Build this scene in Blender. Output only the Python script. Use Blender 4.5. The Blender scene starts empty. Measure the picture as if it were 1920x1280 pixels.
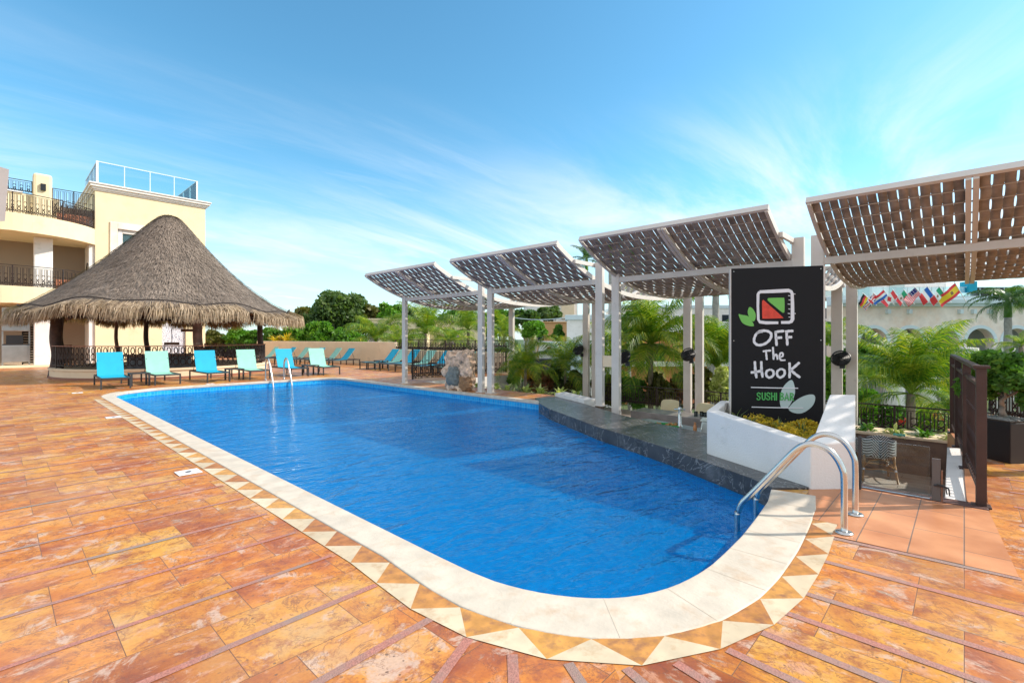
import bpy, math, random
import numpy as np
from mathutils import Vector, Matrix
from mathutils.geometry import tessellate_polygon
R = math.radians
sc = bpy.context.scene
col = sc.collection
random.seed(7)

# ------------------------------------------------------------------ camera
H = 1.5; AZ = R(46.9); FPX = 906.0
cam = bpy.data.objects.new('camera', bpy.data.cameras.new('camera'))
col.objects.link(cam); sc.camera = cam
cam.location = (0, 0, H)
cam.rotation_euler = (R(90), 0, -AZ)
cam.data.sensor_width = 36.0
cam.data.lens = 36.0 * FPX / 1920.0
cam.data.shift_y = -8.0 / 1920.0
cam.data.clip_end = 3000
cam.data.clip_start = 0.05
sc.view_settings.view_transform = 'Standard'
sc.view_settings.look = 'None'
sc.view_settings.gamma = 1
sc.view_settings.exposure = 0.52

# ------------------------------------------------------------------ sun and sky
SUN_EL = R(37); SUN_DIR = Vector((0.73, -0.68, 0)).normalized()
sun = bpy.data.objects.new('sun', bpy.data.lights.new('sun', 'SUN'))
col.objects.link(sun)
sd = Vector((SUN_DIR.x * math.cos(SUN_EL), SUN_DIR.y * math.cos(SUN_EL), math.sin(SUN_EL)))
sun.rotation_euler = sd.to_track_quat('Z', 'Y').to_euler()
sun.location = (20, -20, 30)
sun.data.energy = 3.7; sun.data.angle = R(0.9); sun.data.color = (1.0, 0.91, 0.80)

wd = bpy.data.worlds.new('World'); sc.world = wd; wd.use_nodes = True
nt = wd.node_tree; nt.nodes.clear()
def N(t, tree=None, **kw):
    n = (tree or nt).nodes.new(t)
    for k, v in kw.items():
        if k in n.inputs.keys(): n.inputs[k].default_value = v
        else: setattr(n, k, v)
    return n
out = N('ShaderNodeOutputWorld'); bg = N('ShaderNodeBackground'); bg.inputs[1].default_value = 0.15
sky = N('ShaderNodeTexSky', sky_type='NISHITA'); sky.sun_disc = False
sky.sun_elevation = SUN_EL; sky.sun_rotation = math.atan2(SUN_DIR.x, SUN_DIR.y)
sky.air_density = 1.0; sky.dust_density = 0.6; sky.ozone_density = 1.6
tc = N('ShaderNodeTexCoord'); sep = N('ShaderNodeSeparateXYZ'); nt.links.new(tc.outputs['Generated'], sep.inputs[0])
def M_(op, a, b=None, tree=None, clamp=False):
    t = tree or nt
    n = t.nodes.new('ShaderNodeMath'); n.operation = op; n.use_clamp = clamp
    for i, v in enumerate((a, b)):
        if v is None: continue
        if isinstance(v, (int, float)): n.inputs[i].default_value = v
        else: t.links.new(v, n.inputs[i])
    return n.outputs[0]
zc = M_('MAXIMUM', sep.outputs[2], 0.0)
zz = M_('ADD', zc, 0.16)
cx = M_('DIVIDE', sep.outputs[0], zz); cy = M_('DIVIDE', sep.outputs[1], zz)
cmb = N('ShaderNodeCombineXYZ'); nt.links.new(cx, cmb.inputs[0]); nt.links.new(cy, cmb.inputs[1])
def cloud(rot, scl, lo, hi, det, nscale, off=(0, 0, 0), dist=0.6):
    mp = N('ShaderNodeMapping'); mp.inputs['Rotation'].default_value = (0, 0, rot); mp.inputs['Scale'].default_value = scl
    mp.inputs['Location'].default_value = off
    nt.links.new(cmb.outputs[0], mp.inputs[0])
    n = N('ShaderNodeTexNoise'); n.inputs['Scale'].default_value = nscale; n.inputs['Detail'].default_value = det
    n.inputs['Roughness'].default_value = 0.62; n.inputs['Distortion'].default_value = dist
    nt.links.new(mp.outputs[0], n.inputs['Vector'])
    mr = N('ShaderNodeMapRange'); mr.inputs[1].default_value = lo; mr.inputs[2].default_value = hi
    mr.interpolation_type = 'SMOOTHSTEP'
    nt.links.new(n.outputs[0], mr.inputs[0]); return mr.outputs[0]
c1 = cloud(R(35), (0.38, 0.95, 1), 0.38, 0.80, 9, 0.8, (3.4, 1.3, 0), 0.8)
c2 = cloud(R(28), (0.4, 2.0, 1), 0.46, 0.85, 8, 1.5, (3.0, 0.4, 0), 1.6)
low = N('ShaderNodeMapRange'); nt.links.new(sep.outputs[2], low.inputs[0])
low.inputs[1].default_value = 0.46; low.inputs[2].default_value = 0.10; low.inputs[3].default_value = 0.0; low.inputs[4].default_value = 1.15
hor = N('ShaderNodeMapRange'); nt.links.new(sep.outputs[2], hor.inputs[0]); hor.interpolation_type = 'SMOOTHSTEP'
hor.inputs[1].default_value = 0.34; hor.inputs[2].default_value = -0.02; hor.inputs[3].default_value = 0.0; hor.inputs[4].default_value = 0.62
ca = M_('MULTIPLY', M_('ADD', M_('MULTIPLY', c1, 0.85), M_('MULTIPLY', c2, 0.45)), low.outputs[0], clamp=True)
# broad soft haze bank that climbs towards the right
c3 = cloud(R(-43), (0.55, 1.5, 1), 0.34, 0.72, 8, 0.8, (0.2, 5.2, 0), 0.9)
rgt = M_('SUBTRACT', M_('MULTIPLY', sep.outputs[0], math.cos(AZ)), M_('MULTIPLY', sep.outputs[1], math.sin(AZ)))
bank = N('ShaderNodeMapRange'); bank.interpolation_type = 'SMOOTHSTEP'; nt.links.new(M_('SUBTRACT', sep.outputs[2], M_('MULTIPLY', rgt, 0.16)), bank.inputs[0])
bank.inputs[1].default_value = 0.42; bank.inputs[2].default_value = 0.16; bank.inputs[3].default_value = 0.0; bank.inputs[4].default_value = 0.85
ca = M_('MAXIMUM', ca, M_('MULTIPLY', c3, bank.outputs[0]), clamp=True)
ca = M_('MAXIMUM', ca, hor.outputs[0], clamp=True)
# white overcast added outside the view, overhead and behind, to neutralise the fill light
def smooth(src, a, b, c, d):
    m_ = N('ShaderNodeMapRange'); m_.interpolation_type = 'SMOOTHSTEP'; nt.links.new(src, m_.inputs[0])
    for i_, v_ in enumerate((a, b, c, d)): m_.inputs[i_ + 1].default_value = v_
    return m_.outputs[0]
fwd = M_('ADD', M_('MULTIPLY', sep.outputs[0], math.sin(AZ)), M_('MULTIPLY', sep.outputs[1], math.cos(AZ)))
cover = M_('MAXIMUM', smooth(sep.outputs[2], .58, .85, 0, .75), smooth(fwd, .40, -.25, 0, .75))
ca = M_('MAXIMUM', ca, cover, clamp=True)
tint = N('ShaderNodeMixRGB', blend_type='MULTIPLY'); tint.inputs[0].default_value = 1.0
tint.inputs[2].default_value = (0.60, 1.10, 1.14, 1)
nt.links.new(sky.outputs[0], tint.inputs[1])
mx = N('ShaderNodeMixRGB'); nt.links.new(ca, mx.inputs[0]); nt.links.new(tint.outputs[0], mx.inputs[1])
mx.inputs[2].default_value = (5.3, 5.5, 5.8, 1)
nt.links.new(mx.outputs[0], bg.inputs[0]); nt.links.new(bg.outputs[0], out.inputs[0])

# ------------------------------------------------------------------ helpers
CA, SA = math.cos(AZ), math.sin(AZ)
def at(px, py, d):
    r = (px - 960) / FPX * d
    return Vector((r * CA + d * SA, -r * SA + d * CA, H - (py - 632) / FPX * d))

def tag(o, label=None, cat=None, group=None, kind=None):
    if label: o['label'] = label
    if cat: o['category'] = cat
    if group: o['group'] = group
    if kind: o['kind'] = kind
    return o
def empty(name, loc=(0, 0, 0), rz=0, label=None, cat=None, group=None):
    o = bpy.data.objects.new(name, None); col.objects.link(o)
    o.location = loc; o.rotation_euler = (0, 0, rz); o.empty_display_size = 0.2
    return tag(o, label, cat, group)

class MB:
    def __init__(s): s.v = []; s.f = []; s.m = []; s.mi = 0
    def add(s, vs, fs):
        b = len(s.v); s.v += [tuple(v) for v in vs]
        s.f += [tuple(i + b for i in f) for f in fs]; s.m += [s.mi] * len(fs); return s
    def box(s, c, size, rot=None):
        hx, hy, hz = size[0] / 2, size[1] / 2, size[2] / 2
        vs = [Vector((x, y, z)) for x in (-hx, hx) for y in (-hy, hy) for z in (-hz, hz)]
        if rot is not None:
            m = rot if isinstance(rot, Matrix) else Matrix.Rotation(rot, 3, 'Z')
            vs = [m @ v for v in vs]
        c = Vector(c)
        return s.add([v + c for v in vs], [(0, 1, 3, 2), (4, 6, 7, 5), (0, 4, 5, 1), (2, 3, 7, 6), (0, 2, 6, 4), (1, 5, 7, 3)])
    def b2(s, x0, x1, y0, y1, z0, z1):
        return s.box(((x0 + x1) / 2, (y0 + y1) / 2, (z0 + z1) / 2), (abs(x1 - x0), abs(y1 - y0), abs(z1 - z0)))
    def bar(s, a, b, w, h, up=(0, 0, 1)):
        a, b = Vector(a), Vector(b); d = (b - a); L = d.length; d.normalize(); up = Vector(up)
        if abs(d.dot(up)) > .98: up = Vector((0, 1, 0))
        x = d.cross(up).normalized(); z = x.cross(d)
        m = Matrix((x, d, z)).transposed()
        return s.box((a + b) / 2, (w, L, h), m)
    def prism(s, poly, z0, z1, top=None):
        n = len(poly)
        zt = top or [z1] * n
        vs = [(p[0], p[1], z0) for p in poly] + [(p[0], p[1], zt[i]) for i, p in enumerate(poly)]
        fs = [(i, (i + 1) % n, n + (i + 1) % n, n + i) for i in range(n)]
        tr = tessellate_polygon([[Vector((p[0], p[1], 0)) for p in poly]])
        fs += [tuple(t) for t in tr] + [tuple(n + i for i in t) for t in tr]
        return s.add(vs, fs)
    def sheet(s, poly, z):
        tr = tessellate_polygon([[Vector((p[0], p[1], 0)) for p in poly]])
        fs = []
        for t in tr:
            a, b, c = [Vector(poly[i][:2]) for i in t]
            fs.append(tuple(t) if (b - a).cross(c - a) > 0 else tuple(reversed(t)))
        return s.add([(p[0], p[1], z) for p in poly], fs)
    def tube(s, path, r, seg=6, closed=False, cap=True):
        P = [Vector(p) for p in path]; n = len(P); rr = r if isinstance(r, (list, tuple)) else [r] * n
        rings = []; px = None
        for i in range(n):
            if closed: d = P[(i + 1) % n] - P[i - 1]
            else: d = P[min(i + 1, n - 1)] - P[max(i - 1, 0)]
            d = d.normalized() if d.length > 1e-9 else Vector((0, 0, 1))
            if px is None:
                u = Vector((0, 0, 1)) if abs(d.z) < .9 else Vector((1, 0, 0))
                px = d.cross(u).normalized()
            else:
                px = (px - d * px.dot(d)); px = px.normalized() if px.length > 1e-6 else d.cross(Vector((1, 0, 0))).normalized()
            py = d.cross(px)
            rings.append([P[i] + (px * math.cos(2 * math.pi * k / seg) + py * math.sin(2 * math.pi * k / seg)) * rr[i] for k in range(seg)])
        vs = [v for rg in rings for v in rg]; fs = []
        m = n if closed else n - 1
        for i in range(m):
            j = (i + 1) % n
            for k in range(seg):
                fs.append((i * seg + k, i * seg + (k + 1) % seg, j * seg + (k + 1) % seg, j * seg + k))
        if cap and not closed:
            fs.append(tuple(range(seg))); fs.append(tuple((n - 1) * seg + k for k in range(seg)))
        return s.add(vs, fs)
    def lathe(s, prof, c=(0, 0, 0), seg=24):
        n = len(prof); vs = []; fs = []
        for r, z in prof:
            vs += [(c[0] + r * math.cos(2 * math.pi * k / seg), c[1] + r * math.sin(2 * math.pi * k / seg), c[2] + z) for k in range(seg)]
        for i in range(n - 1):
            for k in range(seg):
                fs.append((i * seg + k, i * seg + (k + 1) % seg, (i + 1) * seg + (k + 1) % seg, (i + 1) * seg + k))
        fs.append(tuple(reversed(range(seg)))); fs.append(tuple((n - 1) * seg + k for k in range(seg)))
        return s.add(vs, fs)
    def wallpoly(s, pts, z0, z1):
        for a, b in zip(pts[:-1], pts[1:]):
            s.add([(a[0], a[1], z0), (b[0], b[1], z0), (b[0], b[1], z1), (a[0], a[1], z1)], [(0, 1, 2, 3)])
        return s
    def build(s, name, mat, parent=None, bevel=0, smooth=False, label=None, cat=None, group=None, kind=None, seg=2):
        me = bpy.data.meshes.new(name); me.from_pydata(s.v, [], s.f)
        mats = mat if isinstance(mat, (list, tuple)) else [mat]
        for m in mats: me.materials.append(m)
        if len(mats) > 1: me.polygons.foreach_set('material_index', s.m)
        if smooth: me.polygons.foreach_set('use_smooth', [True] * len(s.f))
        me.update()
        o = bpy.data.objects.new(name, me); col.objects.link(o)
        if parent: o.parent = parent
        if bevel:
            b = o.modifiers.new('Bevel', 'BEVEL'); b.width = bevel; b.segments = seg; b.limit_method = 'ANGLE'; b.angle_limit = R(40)
        return tag(o, label, cat, group, kind)

def npmesh(name, V, F, mats, parent=None, smooth=False, midx=None):
    V = np.asarray(V, dtype=np.float32); F = np.asarray(F, dtype=np.int32)
    me = bpy.data.meshes.new(name); k = F.shape[1]
    me.vertices.add(len(V)); me.vertices.foreach_set('co', V.ravel())
    me.loops.add(F.size); me.loops.foreach_set('vertex_index', F.ravel())
    me.polygons.add(len(F)); me.polygons.foreach_set('loop_start', np.arange(0, F.size, k, dtype=np.int32))
    me.polygons.foreach_set('loop_total', np.full(len(F), k, dtype=np.int32))
    for m in (mats if isinstance(mats, (list, tuple)) else [mats]): me.materials.append(m)
    if midx is not None: me.polygons.foreach_set('material_index', np.asarray(midx, dtype=np.int32))
    if smooth: me.polygons.foreach_set('use_smooth', np.ones(len(F), dtype=bool))
    me.update(calc_edges=True); me.validate()
    o = bpy.data.objects.new(name, me); col.objects.link(o)
    if parent: o.parent = parent
    return o
def copy_tree(o, parent=None):
    c = o.copy(); col.objects.link(c); c.parent = parent
    for ch in list(o.children): copy_tree(ch, c)
    return c
def inst(o, parent, loc=(0, 0, 0), rot=(0, 0, 0), scale=(1, 1, 1)):
    c = o.copy(); col.objects.link(c); c.parent = parent; c.location = loc; c.rotation_euler = rot; c.scale = scale
    return c

# ------------------------------------------------------------------ materials
MATS = {}
def mat(name, colr, rough=0.6, metal=0.0, var=0.0, vscale=3.0, bump=0.0, bscale=40.0, spec=0.5, dirt=None, dscale=1.2, dlo=.5, dhi=.75, coat=0.0):
    m = bpy.data.materials.new(name); m.use_nodes = True; t = m.node_tree; p = t.nodes['Principled BSDF']
    p.inputs['Base Color'].default_value = (*colr, 1); p.inputs['Roughness'].default_value = rough; p.inputs['Metallic'].default_value = metal
    p.inputs['Specular IOR Level'].default_value = spec; p.inputs['Coat Weight'].default_value = coat
    if var or bump or dirt:
        tcn = t.nodes.new('ShaderNodeTexCoord')
        src = None
        if var:
            n = t.nodes.new('ShaderNodeTexNoise'); n.inputs['Scale'].default_value = vscale; n.inputs['Detail'].default_value = 6
            t.links.new(tcn.outputs['Object'], n.inputs['Vector'])
            rmp = t.nodes.new('ShaderNodeValToRGB'); e = rmp.color_ramp.elements
            e[0].position = .3; e[1].position = .7
            e[0].color = (*[c * (1 - var) for c in colr], 1); e[1].color = (*[min(1, c * (1 + var)) for c in colr], 1)
            t.links.new(n.outputs[0], rmp.inputs[0]); src = rmp.outputs[0]
        if dirt:
            n = t.nodes.new('ShaderNodeTexNoise'); n.inputs['Scale'].default_value = dscale; n.inputs['Detail'].default_value = 8; n.inputs['Roughness'].default_value = .65
            t.links.new(tcn.outputs['Object'], n.inputs['Vector'])
            mr = t.nodes.new('ShaderNodeMapRange'); mr.inputs[1].default_value = dlo; mr.inputs[2].default_value = dhi; t.links.new(n.outputs[0], mr.inputs[0])
            mxn = t.nodes.new('ShaderNodeMixRGB'); t.links.new(mr.outputs[0], mxn.inputs[0])
            if src: t.links.new(src, mxn.inputs[1])
            else: mxn.inputs[1].default_value = (*colr, 1)
            mxn.inputs[2].default_value = (*dirt, 1); src = mxn.outputs[0]
        if src: t.links.new(src, p.inputs['Base Color'])
        if bump:
            n = t.nodes.new('ShaderNodeTexNoise'); n.inputs['Scale'].default_value = bscale; n.inputs['Detail'].default_value = 5
            t.links.new(tcn.outputs['Object'], n.inputs['Vector'])
            bp = t.nodes.new('ShaderNodeBump'); bp.inputs['Strength'].default_value = bump; bp.inputs['Distance'].default_value = .02
            t.links.new(n.outputs[0], bp.inputs['Height']); t.links.new(bp.outputs[0], p.inputs['Normal'])
    MATS[name] = m; return m

white = mat('white_stucco', (.82, .78, .74), .8, var=.05, vscale=2, bump=.25, bscale=60, dirt=(.56, .52, .46), dscale=2.2, dlo=.55, dhi=.85)
cream = mat('cream_stucco', (.82, .68, .44), .85, var=.05, vscale=1.2, bump=.2, bscale=40, dirt=(.62, .48, .30), dscale=.9, dlo=.56, dhi=.85)
creamw = mat('cream_wall', (.84, .66, .45), .85, var=.06, vscale=1.5, bump=.2, bscale=40, dirt=(.5, .38, .26), dlo=.6, dhi=.9)
iron = mat('wrought_iron', (.035, .02, .016), .45, metal=.3, var=.3, vscale=9)
ironb = mat('brown_painted_metal', (.052, .021, .015), .5, var=.25, vscale=5, dirt=(.25, .2, .17), dscale=14, dlo=.74, dhi=.78, bump=.1)
steel = mat('brushed_steel', (.62, .6, .57), .22, metal=1.0, var=.08, vscale=12)
dsteel = mat('dull_steel', (.45, .45, .44), .35, metal=1.0, var=.1)
charcoal = mat('charcoal_frame', (.035, .035, .038), .5)
turq = mat('turquoise_fabric', (.0, .36, .54), .7, var=.06, vscale=4, bump=.15, bscale=300)
mint = mat('mint_fabric', (.27, .56, .46), .7, var=.06, vscale=4, bump=.15, bscale=300)
taupe = mat('taupe_painted_metal', (.66, .60, .54), .5, var=.05, vscale=3, dirt=(.46, .41, .36), dscale=5, dlo=.6, dhi=.85)
slat = mat('woven_brown_slat', (.30, .25, .215), .8, spec=.25, var=.35, vscale=5, bump=.2, bscale=80)
rodm = mat('pale_rod', (.42, .34, .27), .6)
black = mat('black_plastic', (.012, .012, .014), .35)
signm = mat('sign_black', (.010, .0095, .011), .6, spec=.25)
paintw = mat('sign_white', (.78, .76, .78), .55)
paintg = mat('sign_green', (.17, .50, .09), .55)
paintsg = mat('sign_text_green', (.08, .42, .10), .55)
paintr = mat('sign_red', (.72, .06, .03), .55, var=.2, vscale=18)
paintpale = mat('sign_pale_leaf', (.50, .60, .58), .55)
woodd = mat('dark_wood', (.07, .032, .022), .6, var=.35, vscale=8, bump=.3)
wood = mat('brown_wood', (.20, .085, .045), .55, var=.3, vscale=6, bump=.3, bscale=30)
woodr = mat('red_wood_panel', (.33, .12, .06), .5, var=.3, vscale=3)
bark = mat('palm_bark', (.20, .16, .12), .9, var=.3, vscale=7, bump=.6, bscale=25)
barkg = mat('grey_bark', (.33, .31, .28), .85, var=.2, vscale=7, bump=.4, bscale=20)
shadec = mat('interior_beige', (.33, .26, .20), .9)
rattan = mat('rattan', (.42, .21, .08), .45, var=.3, vscale=20)
glassblue = mat('curtain', (.45, .55, .52), .7)
orangew = mat('orange_stucco', (.55, .2, .09), .85, var=.1)
yellow_plastic = mat('cream_chair', (.72, .60, .36), .5)
soil = mat('soil', (.09, .06, .04), .95, var=.4, vscale=12, bump=.8, bscale=50)
grassm = mat('lawn', (.06, .10, .03), .95, var=.4, vscale=.3)
stonef = mat('pale_stone', (.86, .76, .68), .85, var=.12, vscale=1.5, dirt=(.78, .56, .42), dscale=.6, dlo=.45, dhi=.75)
pale = mat('pale_blue_trim', (.62, .72, .76), .6)
darkglass = mat('dark_window_glass', (.02, .03, .04), .08)

def glass_mat(name, tintc, fac=.9):
    m = bpy.data.materials.new(name); m.use_nodes = True; t = m.node_tree; t.nodes.clear()
    o = t.nodes.new('ShaderNodeOutputMaterial'); tr = t.nodes.new('ShaderNodeBsdfTransparent'); tr.inputs[0].default_value = (*tintc, 1)
    g = t.nodes.new('ShaderNodeBsdfGlossy'); g.inputs['Roughness'].default_value = .03
    fr = t.nodes.new('ShaderNodeFresnel'); fr.inputs[0].default_value = 1.45
    mx_ = t.nodes.new('ShaderNodeMixShader'); t.links.new(fr.outputs[0], mx_.inputs[0]); t.links.new(tr.outputs[0], mx_.inputs[1]); t.links.new(g.outputs[0], mx_.inputs[2])
    t.links.new(mx_.outputs[0], o.inputs[0]); return m
glass = glass_mat('clear_glass', (.88, .95, .96))
glassb = glass_mat('roof_glass', (.80, .93, .96))

def leafmat(name, cols, trans=.35, rough=.5, clump=1.2):
    m = bpy.data.materials.new(name); m.use_nodes = True; t = m.node_tree; p = t.nodes['Principled BSDF']
    p.inputs['Roughness'].default_value = rough; p.inputs['Specular IOR Level'].default_value = .35
    g = t.nodes.new('ShaderNodeNewGeometry'); tcn = t.nodes.new('ShaderNodeTexCoord')
    n = t.nodes.new('ShaderNodeTexNoise'); n.inputs['Scale'].default_value = clump; n.inputs['Detail'].default_value = 3
    t.links.new(tcn.outputs['Object'], n.inputs['Vector'])
    a = M_('MULTIPLY', g.outputs['Random Per Island'], .6, t); b = M_('MULTIPLY', n.outputs[0], .9, t)
    s_ = M_('SUBTRACT', M_('ADD', a, b, t), .22, t, True)
    rp = t.nodes.new('ShaderNodeValToRGB'); cr = rp.color_ramp
    cr.elements[0].color = (*cols[0], 1); cr.elements[1].color = (*cols[-1], 1)
    for i, c in enumerate(cols[1:-1]):
        e = cr.elements.new((i + 1) / (len(cols) - 1)); e.color = (*c, 1)
    t.links.new(s_, rp.inputs[0]); t.links.new(rp.outputs[0], p.inputs['Base Color'])
    tl = t.nodes.new('ShaderNodeBsdfTranslucent')
    br = t.nodes.new('ShaderNodeMixRGB'); br.blend_type = 'MULTIPLY'; br.inputs[0].default_value = 1; br.inputs[2].default_value = (1.5, 1.6, .7, 1)
    t.links.new(rp.outputs[0], br.inputs[1]); t.links.new(br.outputs[0], tl.inputs[0])
    mxs = t.nodes.new('ShaderNodeMixShader'); mxs.inputs[0].default_value = trans
    t.links.new(p.outputs[0], mxs.inputs[1]); t.links.new(tl.outputs[0], mxs.inputs[2])
    t.links.new(mxs.outputs[0], t.nodes['Material Output'].inputs[0]); return m
L_dark = leafmat('leaf_dark', [(.035, .075, .018), (.085, .15, .04), (.17, .23, .06)])
L_green = leafmat('leaf_green', [(.035, .09, .014), (.08, .20, .025), (.17, .33, .04)])
L_bright = leafmat('leaf_bright', [(.04, .12, .012), (.10, .26, .02), (.22, .38, .04)])
L_olive = leafmat('leaf_olive', [(.05, .06, .015), (.12, .13, .03), (.22, .18, .05)])
L_red = leafmat('leaf_red', [(.06, .07, .02), (.13, .10, .04), (.30, .10, .05), (.20, .2, .08)])
L_yellow = leafmat('leaf_yellow', [(.25, .25, .02), (.55, .42, .03), (.62, .30, .03)])
L_pale = leafmat('leaf_pale', [(.16, .24, .05), (.50, .55, .18), (.75, .74, .38)])
L_palm = leafmat('palm_leaf', [(.02, .075, .010), (.08, .19, .016), (.27, .35, .028), (.66, .56, .07)], .35, .4, 1.6)
L_palmd = leafmat('palm_leaf_dark', [(.02, .06, .015), (.05, .12, .025), (.12, .20, .04)], .3, .4)
L_thatch = leafmat('thatch_strand', [(.085, .064, .052), (.235, .18, .145), (.45, .355, .29)], .12, .8, 1.1)
L_fringe = leafmat('thatch_fringe', [(.10, .066, .046), (.36, .26, .175), (.66, .52, .38)], .25, .75, 5.0)
L_moss = leafmat('sedum', [(.16, .19, .02), (.55, .40, .03), (.80, .52, .05)], .3, .7, 6)
L_grass = leafmat('grass_blade', [(.05, .09, .03), (.12, .18, .06), (.3, .32, .12)], .3, .5, 5)

# ------------------------------------------------------------------ stone paving material
def paving(name, rot):
    m = bpy.data.materials.new(name); m.use_nodes = True; t = m.node_tree; p = t.nodes['Principled BSDF']
    tcn = t.nodes.new('ShaderNodeTexCoord'); mp = t.nodes.new('ShaderNodeMapping'); t.links.new(tcn.outputs['Object'], mp.inputs[0])
    mp.inputs['Rotation'].default_value = (0, 0, rot)
    off = 0.0
    mp.inputs['Location'].default_value = (0.13, 0.0, 0) if rot == 0 else (0.0, 0.07, 0)
    def noise(scale, det=6, vec=None, rough=.6, dist=0.0):
        n = t.nodes.new('ShaderNodeTexNoise'); n.inputs['Scale'].default_value = scale; n.inputs['Detail'].default_value = det
        n.inputs['Roughness'].default_value = rough; n.inputs['Distortion'].default_value = dist
        t.links.new(vec or mp.outputs[0], n.inputs['Vector']); return n.outputs[0]
    def ramp(src, pts):
        r = t.nodes.new('ShaderNodeValToRGB'); cr = r.color_ramp
        cr.elements[0].position = pts[0][0]; cr.elements[0].color = (*pts[0][1], 1)
        cr.elements[1].position = pts[-1][0]; cr.elements[1].color = (*pts[-1][1], 1)
        for q, c in pts[1:-1]: e = cr.elements.new(q); e.color = (*c, 1)
        t.links.new(src, r.inputs[0]); return r.outputs[0]
    def mixc(f, a, b, mode='MIX'):
        n = t.nodes.new('ShaderNodeMixRGB'); n.blend_type = mode
        if isinstance(f, (int, float)): n.inputs[0].default_value = f
        else: t.links.new(f, n.inputs[0])
        for i, v in ((1, a), (2, b)):
            if isinstance(v, tuple): n.inputs[i].default_value = (*v, 1)
            else: t.links.new(v, n.inputs[i])
        return n.outputs[0]
    def mrange(src, a, b, c=0., d=1.):
        n = t.nodes.new('ShaderNodeMapRange'); t.links.new(src, n.inputs[0])
        for i, v in enumerate((a, b, c, d)): n.inputs[i + 1].default_value = v
        return n.outputs[0]
    br = t.nodes.new('ShaderNodeTexBrick'); t.links.new(mp.outputs[0], br.inputs['Vector'])
    br.offset = .37; br.inputs['Scale'].default_value = 1; br.inputs['Mortar Size'].default_value = .0022
    br.inputs['Mortar Smooth'].default_value = .3
    br.inputs['Brick Width'].default_value = .55; br.inputs['Row Height'].default_value = .575
    br.inputs['Color1'].default_value = (0, 0, 0, 1); br.inputs['Color2'].default_value = (1, 1, 1, 1); br.inputs['Mortar'].default_value = (.5, .5, .5, 1)
    tile = br.outputs['Color']
    # shift texture per tile so that veins break at joints
    va = t.nodes.new('ShaderNodeVectorMath'); va.operation = 'MULTIPLY_ADD'
    t.links.new(tile, va.inputs[0]); va.inputs[1].default_value = (7, 13, 5); t.links.new(mp.outputs[0], va.inputs[2])
    m2 = t.nodes.new('ShaderNodeMapping'); m2.inputs['Scale'].default_value = (1.0, 1.75, 1); t.links.new(va.outputs[0], m2.inputs[0])
    hue = noise(1.6, 8, va.outputs[0], .62, .35)
    base = ramp(hue, [(.30, (.33, .075, .020)), (.42, (.50, .15, .024)), (.50, (.62, .225, .030)), (.58, (.66, .28, .05)), (.70, (.58, .30, .12))])
    tl = ramp(tile, [(0, (.70, .66, .72)), (.2, (.88, .80, .80)), (.45, (1.04, 1.0, .92)), (.7, (.98, 1.08, 1.05)), (.88, (1.0, 1.18, 1.2)), (1.0, (1.14, 1.46, 1.0))])
    base = mixc(1.0, base, tl, 'MULTIPLY')
    mott = noise(6.5, 12, va.outputs[0], .78, .2)
    base = mixc(mrange(mott, .49, .62, 0, .8), base, (.27, .065, .03))
    base = mixc(mrange(noise(5.2, 12, m2.outputs[0], .74, .3), .54, .62, 0, .7), base, (.60, .31, .20))
    base = mixc(mrange(noise(3.6, 11, va.outputs[0], .72, .6), .56, .62, 0, .75), base, (.58, .42, .33))
    base = mixc(mrange(noise(2.7, 12, m2.outputs[0], .74, .5), .595, .65, 0, .70), base, (.36, .32, .26))
    rid = M_('ABSOLUTE', M_('SUBTRACT', noise(3.2, 10, va.outputs[0], .66, 1.2), .5, t), None, t)
    base = mixc(mrange(rid, 0, .012, .75, 0), base, (.16, .05, .03))
    vo = t.nodes.new('ShaderNodeTexVoronoi'); vo.inputs['Scale'].default_value = 19; t.links.new(va.outputs[0], vo.inputs['Vector'])
    pits = M_('MULTIPLY', mrange(M_('ADD', vo.outputs['Distance'], M_('MULTIPLY', noise(40, 4), .12, t), t), .17, .22, 1, 0), mrange(noise(2.3, 4), .50, .58), t)
    base = mixc(M_('MULTIPLY', pits, .8, t), base, (.10, .06, .04))
    vo2 = t.nodes.new('ShaderNodeTexVoronoi'); vo2.inputs['Scale'].default_value = 4.1; t.links.new(mp.outputs[0], vo2.inputs['Vector'])
    base = mixc(mrange(M_('ADD', vo2.outputs['Distance'], M_('MULTIPLY', noise(30, 4), .05, t), t), .045, .055, .8, 0), base, (.74, .64, .52))
    base = mixc(mrange(noise(60, 6), .45, .75, 0, .45), base, mixc(1.0, base, (.55, .48, .42), 'MULTIPLY'))
    base = mixc(mrange(noise(.45, 6), .45, .66, 0, .22), base, (.62, .42, .30))
    base = mixc(br.outputs['Fac'], base, (.17, .085, .05))
    t.links.new(base, p.inputs['Base Color'])
    t.links.new(mrange(noise(3.0, 5), .35, .7, .30, .6), p.inputs['Roughness'])
    p.inputs['Specular IOR Level'].default_value = .45
    hgt = M_('SUBTRACT', M_('MULTIPLY', noise(30, 6), .25, t), M_('ADD', M_('MULTIPLY', br.outputs['Fac'], 1.0, t), M_('MULTIPLY', pits, .7, t), t), t)
    bp = t.nodes.new('ShaderNodeBump'); bp.inputs['Strength'].default_value = .35; bp.inputs['Distance'].default_value = .006
    t.links.new(hgt, bp.inputs['Height']); t.links.new(bp.outputs[0], p.inputs['Normal'])
    return m
pavA = paving('travertine_paving', 0.0); pavB = paving('travertine_paving_turned', R(90))

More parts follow.
